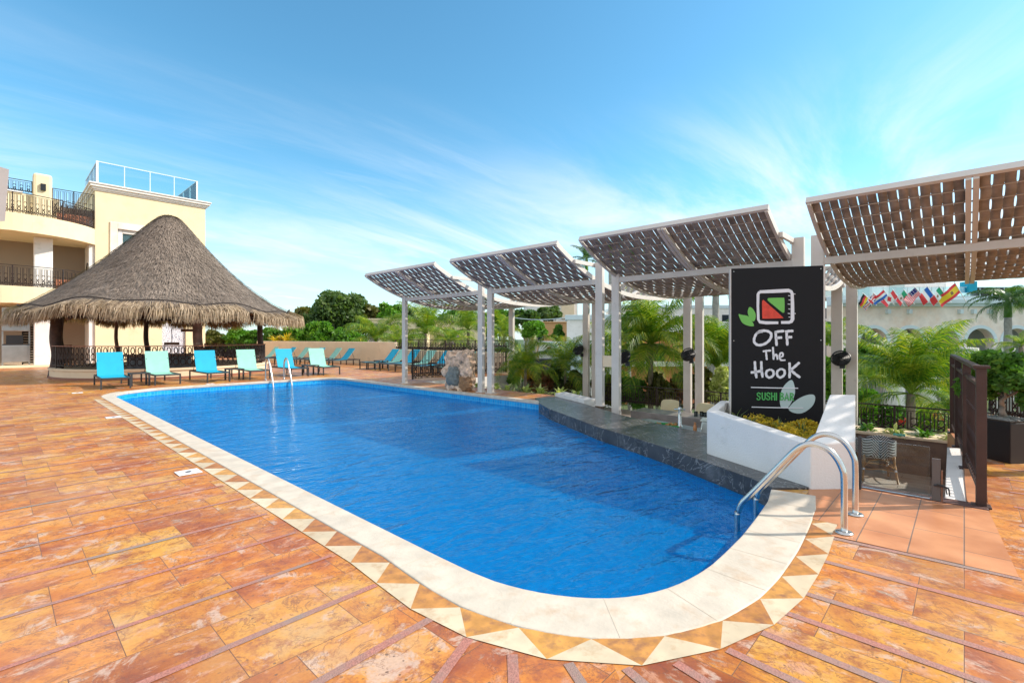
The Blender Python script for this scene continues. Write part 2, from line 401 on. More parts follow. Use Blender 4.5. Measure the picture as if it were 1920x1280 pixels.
def simple_tile(name, colr, bw, bh, mort, grout, rough=.5, var=.15, rot=0, off=.5):
    m = mat(name, colr, rough); t = m.node_tree; p = t.nodes['Principled BSDF']
    tcn = t.nodes.new('ShaderNodeTexCoord'); mp = t.nodes.new('ShaderNodeMapping'); mp.inputs['Rotation'].default_value = (0, 0, rot)
    t.links.new(tcn.outputs['Object'], mp.inputs[0])
    br = t.nodes.new('ShaderNodeTexBrick'); t.links.new(mp.outputs[0], br.inputs['Vector']); br.offset = off
    br.inputs['Scale'].default_value = 1; br.inputs['Mortar Size'].default_value = mort; br.inputs['Brick Width'].default_value = bw; br.inputs['Row Height'].default_value = bh
    br.inputs['Color1'].default_value = (*[c * (1 - var) for c in colr], 1); br.inputs['Color2'].default_value = (*[min(1, c * (1 + var)) for c in colr], 1)
    br.inputs['Mortar'].default_value = (*grout, 1)
    n = t.nodes.new('ShaderNodeTexNoise'); n.inputs['Scale'].default_value = 2.5; n.inputs['Detail'].default_value = 7; t.links.new(mp.outputs[0], n.inputs['Vector'])
    rp = t.nodes.new('ShaderNodeValToRGB'); rp.color_ramp.elements[0].position = .3; rp.color_ramp.elements[1].position = .72
    rp.color_ramp.elements[0].color = (.68, .60, .55, 1); rp.color_ramp.elements[1].color = (1.10, 1.20, 1.3, 1); t.links.new(n.outputs[0], rp.inputs[0])
    mxn = t.nodes.new('ShaderNodeMixRGB'); mxn.blend_type = 'MULTIPLY'; mxn.inputs[0].default_value = 1
    t.links.new(br.outputs['Color'], mxn.inputs[1]); t.links.new(rp.outputs[0], mxn.inputs[2]); t.links.new(mxn.outputs[0], p.inputs['Base Color'])
    bp = t.nodes.new('ShaderNodeBump'); bp.inputs['Strength'].default_value = .4; bp.inputs['Distance'].default_value = .004; bp.invert = True
    t.links.new(br.outputs['Fac'], bp.inputs['Height']); t.links.new(bp.outputs[0], p.inputs['Normal'])
    return m
terra = simple_tile('terracotta_tile', (.62, .26, .115), .58, .29, .004, (.22, .14, .10), .45, .08)
planks = simple_tile('terrace_plank_floor', (.48, .38, .31), 1.6, .2, .004, (.06, .05, .045), .45, .15, R(90))
coping_m = mat('cream_coping_stone', (.60, .52, .42), .6, var=.13, vscale=5, bump=.15, bscale=45, dirt=(.52, .38, .26), dscale=4.5, dlo=.52, dhi=.75)
_t = coping_m.node_tree
tri_w = mat('cream_mosaic_stone', (.64, .53, .38), .5, var=.12, vscale=7, dirt=(.50, .33, .19), dscale=9, dlo=.52, dhi=.72)
tri_o = mat('orange_mosaic_stone', (.54, .22, .055), .5, var=.25, vscale=12, dirt=(.30, .12, .06), dscale=11, dlo=.50, dhi=.68)
bandm = mat('pebble_band', (.42, .17, .13), .8, var=.25, vscale=90, dirt=(.26, .22, .19), dscale=1.3, dlo=.45, dhi=.66, bump=.4, bscale=150)
counter_m = mat('dark_marble', (.065, .062, .063), .27, spec=.35, var=.35, vscale=3, dirt=(.26, .25, .24), dscale=2.0, dlo=.58, dhi=.85)
t = counter_m.node_tree; p = t.nodes['Principled BSDF']
n = t.nodes.new('ShaderNodeTexNoise'); n.inputs['Scale'].default_value = 2.2; n.inputs['Detail'].default_value = 9; n.inputs['Distortion'].default_value = 2.5
tcn = t.nodes.new('ShaderNodeTexCoord'); t.links.new(tcn.outputs['Object'], n.inputs['Vector'])
v = M_('ABSOLUTE', M_('SUBTRACT', n.outputs[0], .5, t), None, t)
mr = t.nodes.new('ShaderNodeMapRange'); mr.inputs[1].default_value = 0; mr.inputs[2].default_value = .012; mr.inputs[3].default_value = .6; mr.inputs[4].default_value = 0; t.links.new(v, mr.inputs[0])
src = p.inputs['Base Color'].links[0].from_socket
mxn = t.nodes.new('ShaderNodeMixRGB'); t.links.new(mr.outputs[0], mxn.inputs[0]); t.links.new(src, mxn.inputs[1]); mxn.inputs[2].default_value = (.42, .40, .38, 1)
t.links.new(mxn.outputs[0], p.inputs['Base Color'])

def island_tint(m, a_, b_):
    t = m.node_tree; p = t.nodes['Principled BSDF']; src = p.inputs['Base Color'].links[0].from_socket
    g = t.nodes.new('ShaderNodeNewGeometry'); r = t.nodes.new('ShaderNodeValToRGB'); r.color_ramp.elements[0].color = (*a_, 1); r.color_ramp.elements[1].color = (*b_, 1)
    t.links.new(g.outputs['Random Per Island'], r.inputs[0]); x = t.nodes.new('ShaderNodeMixRGB'); x.blend_type = 'MULTIPLY'; x.inputs[0].default_value = 1
    t.links.new(src, x.inputs[1]); t.links.new(r.outputs[0], x.inputs[2]); t.links.new(x.outputs[0], p.inputs['Base Color'])
island_tint(tri_o, (.72, .62, .7), (1.12, 1.35, 1.2)); island_tint(tri_w, (.82, .78, .72), (1.05, 1.04, 1.0))
# pool mosaic
pm = bpy.data.materials.new('blue_pool_mosaic'); pm.use_nodes = True; t = pm.node_tree; p = t.nodes['Principled BSDF']
tcn = t.nodes.new('ShaderNodeTexCoord'); sp = t.nodes.new('ShaderNodeSeparateXYZ'); t.links.new(tcn.outputs['Object'], sp.inputs[0])
gm = t.nodes.new('ShaderNodeNewGeometry'); sn = t.nodes.new('ShaderNodeSeparateXYZ'); t.links.new(gm.outputs['True Normal'], sn.inputs[0])
tot = None
for i in range(3):
    fr = M_('FRACT', M_('MULTIPLY', sp.outputs[i], 1 / .085, t), None, t)
    ln = M_('LESS_THAN', fr, .10, t); mk = M_('LESS_THAN', M_('ABSOLUTE', sn.outputs[i], None, t), .6, t)
    q = M_('MULTIPLY', ln, mk, t); tot = q if tot is None else M_('MAXIMUM', tot, q, t)
sc3 = t.nodes.new('ShaderNodeVectorMath'); sc3.operation = 'SCALE'; sc3.inputs[3].default_value = 1 / .085; t.links.new(tcn.outputs['Object'], sc3.inputs[0])
fl = t.nodes.new('ShaderNodeVectorMath'); fl.operation = 'FLOOR'; t.links.new(sc3.outputs[0], fl.inputs[0])
wn = t.nodes.new('ShaderNodeTexWhiteNoise'); t.links.new(fl.outputs[0], wn.inputs[0])
rp = t.nodes.new('ShaderNodeValToRGB'); rp.color_ramp.elements[0].color = (.004, .25, .60, 1); rp.color_ramp.elements[1].color = (.012, .38, .74, 1); t.links.new(wn.outputs[0], rp.inputs[0])
mxn = t.nodes.new('ShaderNodeMixRGB'); t.links.new(M_('MULTIPLY', tot, M_('ADD', M_('GREATER_THAN', sp.outputs[2], -.6, t), .12, t, True), t), mxn.inputs[0]); t.links.new(rp.outputs[0], mxn.inputs[1]); mxn.inputs[2].default_value = (.10, .42, .66, 1)
t.links.new(mxn.outputs[0], p.inputs['Base Color']); p.inputs['Roughness'].default_value = .25

wm = bpy.data.materials.new('pool_water'); wm.use_nodes = True; t = wm.node_tree; t.nodes.clear()
o_ = t.nodes.new('ShaderNodeOutputMaterial'); trn = t.nodes.new('ShaderNodeBsdfTransparent'); trn.inputs[0].default_value = (.08, .88, 1.0, 1)
gl = t.nodes.new('ShaderNodeBsdfGlossy'); gl.inputs['Roughness'].default_value = .04; gl.inputs[0].default_value = (.68, .88, 1, 1)
tcn = t.nodes.new('ShaderNodeTexCoord')
def wn_(scale, scl, rot, det=3, dist=.5):
    mp = t.nodes.new('ShaderNodeMapping'); mp.inputs['Scale'].default_value = scl; mp.inputs['Rotation'].default_value = (0, 0, rot); t.links.new(tcn.outputs['Object'], mp.inputs[0])
    n = t.nodes.new('ShaderNodeTexNoise'); n.inputs['Scale'].default_value = scale; n.inputs['Detail'].default_value = det; n.inputs['Distortion'].default_value = dist
    t.links.new(mp.outputs[0], n.inputs['Vector']); return n.outputs[0]
h = M_('ADD', M_('MULTIPLY', wn_(2.2, (.8, 1.6, 1), R(-40)), 1.0, t), M_('ADD', M_('MULTIPLY', wn_(8, (.8, 1.5, 1), R(-35)), .30, t), M_('MULTIPLY', wn_(24, (.9, 1.3, 1), R(-50)), .07, t), t), t)
bp = t.nodes.new('ShaderNodeBump'); bp.inputs['Strength'].default_value = .5; bp.inputs['Distance'].default_value = .12; t.links.new(h, bp.inputs['Height'])
fr = t.nodes.new('ShaderNodeFresnel'); fr.inputs[0].default_value = 1.33; t.links.new(bp.outputs[0], fr.inputs[1]); t.links.new(bp.outputs[0], gl.inputs['Normal'])
# cloudy water body: fine bubbles scatter a little blue light
df = t.nodes.new('ShaderNodeBsdfDiffuse'); df.inputs[0].default_value = (.0, .33, .84, 1); t.links.new(bp.outputs[0], df.inputs['Normal'])
mA = t.nodes.new('ShaderNodeMixShader'); mA.inputs[0].default_value = .32; t.links.new(trn.outputs[0], mA.inputs[1]); t.links.new(df.outputs[0], mA.inputs[2])
mB = t.nodes.new('ShaderNodeMixShader'); t.links.new(fr.outputs[0], mB.inputs[0]); t.links.new(mA.outputs[0], mB.inputs[1]); t.links.new(gl.outputs[0], mB.inputs[2])
t.links.new(mB.outputs[0], o_.inputs[0])

# ------------------------------------------------------------------ ground, deck, pool
def arc(cx_, cy_, rx, ry, a0, a1, n=10):
    return [(cx_ + rx * math.cos(R(a0 + (a1 - a0) * i / n)), cy_ + ry * math.sin(R(a0 + (a1 - a0) * i / n))) for i in range(n + 1)]
near = [(5.22, 1.38), (4.82, 1.30), (4.3, 1.25), (3.85, 1.215), (3.45, 1.205)]
corner = [(3.2, 1.205), (3.0, 1.225), (2.86, 1.25), (2.72, 1.29), (2.60, 1.34), (2.49, 1.405), (2.39, 1.49), (2.30, 1.59), (2.23, 1.70), (2.17, 1.82), (2.12, 1.95), (2.085, 2.1), (2.065, 2.3), (2.06, 2.6)]            # near-left rounded corner
left = [(2.06, 3.2), (2.06, 5), (2.06, 8), (2.06, 11), (2.06, 14), (2.06, 15.5)]
far = arc(3.56, 15.7, 1.5, 1.55, 180, 90, 10) + [(5, 17.25), (7, 17.2)] + arc(7.8, 16.35, .83, .83, 90, 0, 8)
right = [(8.63, 14), (8.63, 11), (8.63, 9), (8.62, 7.2)]
inner = near + corner + left + far + right
bar_front = [(8.62, 7.2), (8.36, 7.0), (7.82, 6.27), (7.26, 5.25), (6.8, 4.43), (6.42, 3.55), (6.10, 2.85), (5.73, 2.18), (5.42, 1.63), (5.22, 1.38)]
pool = inner + bar_front[1:-1]

B = MB()
B.sheet([(-400, -400), (400, -400), (900, 900), (-400, 900)], -4.3)
B.build('ground', grassm, kind='structure')

# paving: near side (turned) and the rest, one object, outlines share the pool edge
iP = next(i for i, q in enumerate(inner) if q in corner and q[0] < 2.35)
D = MB()
polyB = [(-7, -9), (13.2, -9), (13.2, -.16), (5.86, -.16), (5.86, .80), (5.47, 1.13)] + inner[:iP + 1]
polyA = [(-7, -9)] + inner[iP:] + [(9.85, 7.2), (9.85, 13.3), (14.3, 13.3), (14.3, 24.9), (12.1, 34.5), (12.1, 46), (-40, 46), (-40, -9)]
D.mi = 0; D.sheet(polyA, 0); D.mi = 1; D.sheet(polyB, 0)
D.build('pool_deck', [pavA, pavB], kind='structure')
S = MB()
S.wallpoly([(13.2, -9), (13.2, -.16), (5.86, -.16), (5.86, .80), (5.47, 1.13)], -4.3, -.003)
S.wallpoly([(8.62, 7.2), (9.85, 7.2), (9.85, 13.3), (14.3, 13.3), (14.3, 24.9), (12.1, 34.5), (12.1, 46)], -4.3, -.003)
S.build('deck_edge_wall', white, kind='structure')

Pm = MB()
Pm.wallpoly(inner, -1.5, -.03); Pm.wallpoly(bar_front, -1.5, -.20); Pm.sheet(pool, -1.5)
Pm.build('pool_basin', pm, kind='structure')
W = MB(); W.sheet(pool, -.19); W.build('pool_water', wm, kind='structure')

def offset(path, d):
    res = []
    dl = d if isinstance(d, list) else [d] * len(path)
    for i, q in enumerate(path):
        a = Vector(path[max(i - 1, 0)][:2]); b = Vector(path[min(i + 1, len(path) - 1)][:2]); tv = (b - a).normalized()
        nrm = Vector((-tv.y, tv.x)); res.append((q[0] + nrm.x * dl[i], q[1] + nrm.y * dl[i]))
    return res
# path runs near-right -> left -> far -> right, so outward is the right-hand... test with a point
tst = offset([(2.06, 5), (2.06, 8), (2.06, 11)], 1)[1]
SG = 1 if tst[0] < 2.06 else -1
def ring(path, d0, d1, z0, z1, name, m, bevel=0.0):
    a = offset(path, SG * d0); b = offset(path, [SG * d1(q) for q in path] if callable(d1) else SG * d1); o = MB(); n = len(path)
    vs = [(x, y, z1) for x, y in a] + [(x, y, z1) for x, y in b] + [(x, y, z0) for x, y in a] + [(x, y, z0) for x, y in b]
    fs = []
    for i in range(n - 1):
        fs += [(i, i + 1, n + i + 1, n + i), (i, 2 * n + i, 2 * n + i + 1, i + 1), (n + i, n + i + 1, 3 * n + i + 1, 3 * n + i), (2 * n + i, 3 * n + i, 3 * n + i + 1, 2 * n + i + 1)]
    fs += [(0, n, 3 * n, 2 * n), (n - 1, 3 * n - 1, 4 * n - 1, 2 * n - 1)]
    o.add(vs, fs); return o.build(name, m, bevel=bevel, kind='structure', seg=3)
# resample path evenly for bands
def resample(path, step):
    P = [Vector(q) for q in path]; L = [0]
    for a, b in zip(P[:-1], P[1:]): L.append(L[-1] + (b - a).length)
    n = max(2, round(L[-1] / step)); res = []
    for k in range(n + 1):
        s_ = L[-1] * k / n; i = 0
        while i < len(L) - 2 and L[i + 1] < s_: i += 1
        u = (s_ - L[i]) / max(1e-9, L[i + 1] - L[i]); q = P[i].lerp(P[i + 1], u); res.append((q.x, q.y))
    return res
mainedge = near + corner + left + far[:6]
def wc(q): return .255 + .112 * max(0, min(1, (2.9 - q[1]) / 1.25))
ring(resample(mainedge, .10), -.010, wc, -.06, .008, 'pool_coping', coping_m, .012)
ring(resample(far[5:] + right, .12), -.02, .15, -.06, .010, 'pool_coping', coping_m, .01)
_e = resample(near[1:] + corner + left, .1)
edge2 = resample(offset(_e, [SG * (wc(q) + .004) for q in _e]), .186)
TW, TO = MB(), MB()
pi = edge2; po = offset(edge2, [SG * (.19 if q[1] > 1.2 else .165) for q in edge2])
for i in range(0, len(edge2) - 1):
    if i % 2 == 0: a, b, c, T = po[i], po[i + 1], pi[i], None
    # alternate triangles: orange points outward, cream points inward
for i in range(0, len(edge2) - 2, 2):
    TO.add([(*pi[i], .004), (*pi[i + 2], .004), (*po[i + 1], .004)], [(0, 1, 2)])
for i in range(1, len(edge2) - 2, 2):
    TW.add([(*po[i], .004), (*po[i + 2], .004), (*pi[i + 1], .004)], [(0, 1, 2)])
TW.build('mosaic_border', tri_w, kind='structure'); TO.build('mosaic_border', tri_o, kind='structure')
# joints of the coping
J = MB(); ce = resample(mainedge, .42)
ja = offset(ce, SG * -.0); jb = offset(ce, [SG * (wc(q) - .008) for q in ce])
for i in range(1, len(ce) - 1):
    a, b = Vector(ja[i]), Vector(jb[i]); dv = (b - a).normalized(); nv = Vector((-dv.y, dv.x)) * .0022
    J.add([(*(a + nv), .0095), (*(b + nv), .0095), (*(b - nv), .0095), (*(a - nv), .0095)], [(0, 1, 2, 3)])
J.build('coping_joint_lines', mat('joint', (.64, .54, .42), .9), kind='structure')

# pebble bands crossing the paving
Bd = MB()
def strip(a, b, w, z=.003):
    a, b = Vector(a), Vector(b); dv = (b - a).normalized(); nv = Vector((-dv.y, dv.x)) * w / 2
    Bd.add([(*(a + nv), z), (*(b + nv), z), (*(b - nv), z), (*(a - nv), z)], [(0, 1, 2, 3)])
y = 2.60; k = 0
while y < 17.5:
    strip((1.575, y), (-3.5 - .02 * k, y + .01), .036 if k % 3 else .046); y += .575; k += 1
strip((1.60, 2.075), (-3.2, 1.9), .05)
strip((1.61, 1.80), (-2.2, .2), .05); strip((1.67, 1.56), (-.8, -.9), .05); strip((1.80, 1.33), (.2, -1.6), .05)
strip((1.95, 1.12), (.9, -2.2), .05); strip((2.14, .97), (1.5, -2.6), .05)
for xa, xb, y0 in ((2.40, 2.1, .83), (2.66, 2.5, .75), (2.94, 2.9, .71), (3.24, 3.30, .71), (3.79, 3.86, .72)):
    strip((xa, y0), (xb, -3.4), .05)
strip((4.27, .715), (4.345, -.26), .05); strip((4.345, -.28), (4.5, -3), .05)
for xx in (5.0, 5.57, 6.15, 6.72, 7.3, 7.87): strip((xx, -.32), (xx, -5), .045)
Bd.build('paving_band', bandm, kind='structure')
T = MB(); T.sheet([(4.31, .735), (4.36, -.25), (5.855, -.155), (5.855, .80), (5.47, 1.12), (5.2, 1.06), (4.8, .985), (4.6, .96), (4.6, .735)], .005)
T.build('terracotta_threshold', terra, kind='structure')
T = MB(); T.b2(5.86, 6.02, -.155, .79, -.10, .012); T.build('threshold_strip', mat('dark_red_stone', (.11, .05, .04), .5, var=.2), bevel=.005, kind='structure')

# lower terrace
F = MB(); F.sheet([(7.0, -.16), (14.6, -3), (14.6, 13.3), (9.85, 13.3), (9.85, 7.2), (8.5, 7.2), (6.0, 1.3), (6.0, -.16)], -.95)
F.build('lower_terrace_floor', planks, kind='structure')
F = MB(); F.wallpoly([(14.6, -3), (14.6, 13.3)], -4.3, -.955); F.build('lower_terrace_wall', white, kind='structure')
st = MB()
for i in range(4): st.b2(6.025 + .3 * i, 6.32 + .3 * i, .17, .76, -.96, -.19 * (i + 1))
st.build('stairs', planks, kind='structure')
# stairs down at the back, beside the rock
st = MB()
for i in range(4): st.b2(9.88 + .4 * i, 10.28 + .4 * i, 9.9, 13.28, -.96, -.19 * (i + 1))
st.build('stairs', coping_m, kind='structure')

def thing1(mb, name, m, label, cat, group=None, **kw):
    return mb.build(name, m, label=label, cat=cat, group=group, **kw)

# curb walls of the near stairs
c = MB(); c.prism([(5.88, .13), (5.88, -.02), (8.9, .02), (8.9, .17)], -.95, .0, None)
o = empty('curb_wall', (0, 0, 0), 0, 'low white curb wall with a tiled ledge along the near stairs', 'wall')
c.build('wall_face', white, o, bevel=.01)
c = MB(); c.prism([(5.99, -.02), (5.99, -.157), (10.6, .06), (10.6, .2), (8.9, .03)], -.5, .012); c.build('ledge', terra, o)

# swim-up bar counter
bc = empty('swim_up_counter', (0, 0, 0), 0, 'dark veined marble swim-up bar counter curving along the pool edge', 'bar counter')
back = [(5.47, 1.12), (6.0, 1.2), (6.9, 1.9), (7.49, 2.86), (7.75, 3.77), (8.16, 4.81), (8.97, 6.2), (9.57, 7.45), (8.93, 7.6)]
slabp = bar_front[::-1][0:] + [(8.93, 7.6), (9.57, 7.45), (8.97, 6.2), (8.16, 4.81), (7.75, 3.77), (7.49, 2.86), (6.9, 1.9), (6.0, 1.2), (5.47, 1.12)]
fr_o = []
m = MB(); m.prism(slabp, -.19, .022); m.build('countertop', counter_m, bc, bevel=.006)
m = MB()
m.wallpoly([(9.5, 7.4), (8.9, 6.15), (8.1, 4.8), (7.7, 3.75), (7.44, 2.85), (6.9, 1.95)], -.95, -.19); m.build('back_panel', white, bc)

# back bar counter, its shelf and what stands on them
bb = empty('back_bar', (0, 0, 0), 0, 'long grey stone back bar counter behind the white posts', 'bar counter')
m = MB(); m.b2(9.35, 9.95, 1.7, 5.25, -.28, -.08); m.build('countertop', mat('grey_stone_top', (.22, .19, .17), .3, var=.3, vscale=4, bump=.1), bb, bevel=.01)
m = MB(); m.b2(9.42, 9.85, 1.8, 5.1, -.95, -.285); m.build('cabinet', mat('bar_cabinet', (.09, .06, .05), .6), bb)
ws = empty('work_shelf', (0, 0, 0), 0, 'stainless work shelf tucked behind the swim-up counter', 'shelf')
m = MB(); m.prism([(7.85, 3.78), (7.6, 2.9), (8.05, 2.75), (8.32, 3.6), (8.5, 4.4), (8.1, 4.55)], -.08, -.05); m.build('shelf_top', dsteel, ws)
m = MB()
for q in ((8.0, 2.85), (8.35, 4.35), (7.72, 3.0), (8.15, 4.45)): m.tube([(q[0], q[1], -.95), (q[0], q[1], -.085)], .02, 8)
m.build('shelf_leg', dsteel, ws)
tp = empty('beer_tap', (8.1, 3.6, -.05), R(30), 'chrome draught tap standing behind the marble counter', 'tap')
m = MB(); m.lathe([(.05, 0), (.05, .02), (.028, .04), (.026, .30), (.03, .33), (.012, .345)], seg=16); m.build('column', steel, tp, smooth=True)
m = MB(); m.tube([(0, 0, .28), (-.06, 0, .28), (-.13, 0, .27), (-.14, 0, .22)], .011, 8); m.tube([(0, -.09, .30), (0, .09, .30)], .014, 8); m.build('spout', steel, tp, smooth=True)
m = MB(); m.tube([(-.01, 0, .34), (-.03, 0, .46)], [.008, .016], 8); m.build('handle', black, tp)
tr = empty('garnish_tray', (7.98, 3.78, -.05), R(25), 'green tray of garnishes beside the chrome tap', 'tray')
m = MB(); m.b2(-.13, .13, -.2, .2, 0, .012); m.b2(-.13, -.118, -.2, .2, .012, .04); m.b2(.118, .13, -.2, .2, .012, .04); m.build('tray', mat('green_tray', (.03, .32, .06), .4), tr, bevel=.003)
m = MB()
for k in range(14):
    a = random.uniform(-.09, .09); b = random.uniform(-.17, .17); m.lathe([(.005, .012), (.025, .03), (.022, .05), (.004, .062)], (a, b, 0), 7)
m.build('garnish', mat('garnish', (.35, .16, .04), .6, var=.6, vscale=20), tr, smooth=True)
ib = empty('ice_bin', (8.0, 2.95, -.05), R(15), 'whitish steel ice bin beside the white planter', 'bin')
m = MB(); m.prism([(-.16, -.2), (.16, -.2), (.16, .2), (-.16, .2)], 0, .19); m.build('bin', mat('pale_steel', (.55, .56, .52), .3, metal=.4), ib, bevel=.02)
m = MB(); m.b2(-.18, .18, -.22, .22, .193, .21); m.build('lid', mat('bin_lid', (.62, .64, .55), .4), ib, bevel=.008)
jr = MB(); jr.lathe([(.028, 0), (.03, .01), (.03, .09), (.016, .12), (.016, .14), (.02, .142), (.02, .155), (.001, .156)], (7.83, 3.22, -.05), 14)
thing1(jr, 'sauce_bottle', mat('orange_sauce', (.55, .22, .08), .3), 'small orange bottle next to the ice bin', 'bottle', smooth=True)

# white planter with sloping parapet
pl = empty('planter', (0, 0, 0), 0, 'big white masonry planter under the black restaurant sign', 'planter')
Fp, Ap, Bp = (6.18, 2.39), (5.48, 1.10), (5.80, .785)
outer = [Ap, Bp, (6.69, .9), (7.75, 1.15), (7.30, 2.62), Fp]
ztop = [.455, .47, .86, .62, .56, .56]
def inset(poly, d):
    n = len(poly); res = []; cxx = sum(q[0] for q in poly) / n; cyy = sum(q[1] for q in poly) / n
    return [(q[0] + (cxx - q[0]) * d, q[1] + (cyy - q[1]) * d) for q in poly]
soilp = [(5.98, 1.42), (6.55, 1.24), (7.5, 1.42), (7.17, 2.42), (6.36, 2.26)]
m = MB()
# front wall
def wallseg(m, a, b, a2, b2, z0, za, zb):
    m.add([(*a, z0), (*b, z0), (*b2, z0), (*a2, z0), (*a, za), (*b, zb), (*b2, zb), (*a2, za)],
          [(0, 1, 2, 3), (4, 7, 6, 5), (0, 4, 5, 1), (1, 5, 6, 2), (2, 6, 7, 3), (3, 7, 4, 0)])
wallseg(m, Fp, Ap, (6.32, 2.30), (5.62, 1.02), -.95, .57, .44)
wallseg(m, (6.32, 2.30), (7.16, 2.48), Fp, (7.30, 2.62), -.95, .57, .57)
wallseg(m, (7.16, 2.48), (7.60, 1.20), (7.30, 2.62), (7.75, 1.15), -.95, .57, .60)
m.build('wall_face', white, pl, bevel=.012)
m = MB()
top = {'A': (5.625, .955, .47), 'B': (5.805, .785, .47), 'E': (6.69, .90, .86), 'D': (6.40, 1.16, .86), 'A2': (5.60, 1.06, .445)}
Aa, Bb, Ee, Dd, A2 = top['A'], top['B'], top['E'], top['D'], top['A2']
Dq = at(1556, 739, 5.6); Eq = at(1604, 739, 5.6)
vs = [Ap + (.445,), Bb, tuple(Eq), tuple(Dq)]
lo = [(q[0], q[1], -.95) for q in vs]
nn = len(vs)
m.add(vs + lo, [tuple(range(nn)), tuple(range(2 * nn - 1, nn - 1, -1))] + [(i, i + nn, (i + 1) % nn + nn, (i + 1) % nn) for i in range(nn)])
o = m.build('sloping_parapet', white, pl, bevel=.012)
m = MB(); m.prism([(5.75, 1.15), (6.5, 1.05), (7.6, 1.3), (7.2, 2.5), (6.3, 2.32)], -.2, .36); m.build('soil', soil, pl)


# ------------------------------------------------------------------ foliage tools
def leafquads(rng, C, Nn, size, aspect=1.7, jit=.6):
    n = len(C)
    a = rng.normal(size=(n, 3)); a /= np.linalg.norm(a, axis=1, keepdims=True)
    nm = Nn * (1 - jit) + a * jit; nm /= np.linalg.norm(nm, axis=1, keepdims=True) + 1e-9
    b = rng.normal(size=(n, 3)); u = np.cross(nm, b); u /= np.linalg.norm(u, axis=1, keepdims=True) + 1e-9
    v = np.cross(nm, u); s = size * rng.uniform(.6, 1.3, size=(n, 1))
    V = np.stack([C - u * s * .5 * aspect, C - v * s * .5 + nm * s * .08, C + u * s * .5 * aspect, C + v * s * .5 + nm * s * .08], 1).reshape(-1, 3)
    F = np.arange(4 * n).reshape(-1, 4); return V, F
def crown_pts(rng, blobs, n):
    W_ = np.array([b[3] * b[4] * b[5] for b in blobs]) ** (2 / 3); W_ /= W_.sum()
    idx = rng.choice(len(blobs), n, p=W_); Bb_ = np.array([b[:6] for b in blobs])[idx]
    d = rng.normal(size=(n, 3)); d /= np.linalg.norm(d, axis=1, keepdims=True)
    d[:, 2] = np.where(d[:, 2] < -.55, -d[:, 2], d[:, 2])
    r = rng.uniform(.45, 1.05, size=(n, 1)) ** .6
    lump = 1 + .16 * np.sin(d[:, :1] * 9 + idx[:, None]) * np.cos(d[:, 1:2] * 8 + idx[:, None] * 2)
    return Bb_[:, :3] + d * Bb_[:, 3:6] * r * lump, d
def blobs_for(rng, w, h, n=14, flat=1.0):
    res = [(0, 0, h * .5, w * .30, w * .30, h * .36)]
    for i in range(n):
        a = rng.uniform(0, 2 * math.pi); rr = w * .5 * rng.uniform(.25, .72); zz_ = h * rng.uniform(.25, .85)
        rr *= 1.15 - abs(zz_ / h - .42) * 1.1
        s = w * rng.uniform(.11, .20)
        res.append((rr * math.cos(a), rr * math.sin(a), zz_, s, s, s * .8 * flat))
    return res
def tree(loc, w, h, th, lm, label, cat='tree', name='leafy_tree', n=5000, ls=.22, seed=1, group=None, bk=None, nb=14, twigs=True, tr=.12):
    rng = np.random.default_rng(seed)
    o = empty(name, loc, 0, label, cat, group)
    bl = blobs_for(rng, w, h, nb)
    bl = [(b[0], b[1], b[2] + th, b[3], b[4], b[5]) for b in bl]
    P_, d_ = crown_pts(rng, bl, n); V, F = leafquads(rng, P_, d_, ls)
    npmesh('crown', V, F, lm, o)
    m = MB(); rnd = random.Random(seed)
    top = Vector((rnd.uniform(-.1, .1) * w, rnd.uniform(-.1, .1) * w, th + h * .35))
    m.tube([(0, 0, -.3), (0.03 * w, 0, th * .5), top * .8 + Vector((0, 0, .2 * top.z)), top], [tr * 1.2, tr, tr * .8, tr * .4], 8)
    if twigs:
        for b in bl[1:]:
            s_ = Vector((0.02 * w, 0, th * .75)); e_ = Vector(b[:3]); mid = s_.lerp(e_, .5) + Vector((0, 0, h * .05))
            m.tube([s_, mid, e_], [tr * .5, tr * .3, tr * .1], 5)
    m.build('trunk', bk or barkg, o); return o

def frond_mesh(name, L, e0, droop, seed, m, wid=.26, nl=34, yellow=0):
    rng = np.random.default_rng(seed); rnd = random.Random(seed)
    V = []; F = []
    P_ = []; a = e0; p_ = Vector((0, 0, 0)); n = 26
    for i in range(n + 1):
        P_.append(p_.copy()); a -= droop / n * (0.5 + 1.3 * i / n); p_ = p_ + Vector((math.cos(a), 0, math.sin(a))) * (L / n)
    mb = MB(); mb.tube([q for q in P_[::2]], [max(.004, .022 * L / 2.4 * (1 - i / 13.5)) for i in range(len(P_[::2]))], 5)
    for k in range(nl):
        u = .12 + .88 * k / nl; i = min(n - 1, int(u * n)); f = u * n - i
        b = P_[i].lerp(P_[i + 1], f); tg = (P_[i + 1] - P_[i]).normalized()
        prof = math.sin(math.pi * (.10 + .86 * u)) ** .7
        for s in (-1, 1):
            ln = L * wid * prof * rnd.uniform(.82, 1.12)
            side = Vector((0, s, 0)); up = tg.cross(side) * s
            if up.z < 0: up = -up
            fw = .45 + .75 * u
            dr = (side * 1.0 + tg * fw + up * rnd.uniform(-.15, .2) + Vector((0, 0, -.15))).normalized()
            w_ = tg * (.030 if nl < 50 else .016) * prof
            q1 = b + dr * ln * .5; q2 = q1 + (dr + Vector((0, 0, -rnd.uniform(.7, 1.5)))).normalized() * ln * .5
            bi = len(mb.v)
            mb.add([b - w_ * .6, b + w_ * .6, q1 + w_, q1 - w_ * .8, q2], [(0, 1, 2, 3), (3, 2, 4)])
    return mb.build(name, m)
FR = {}
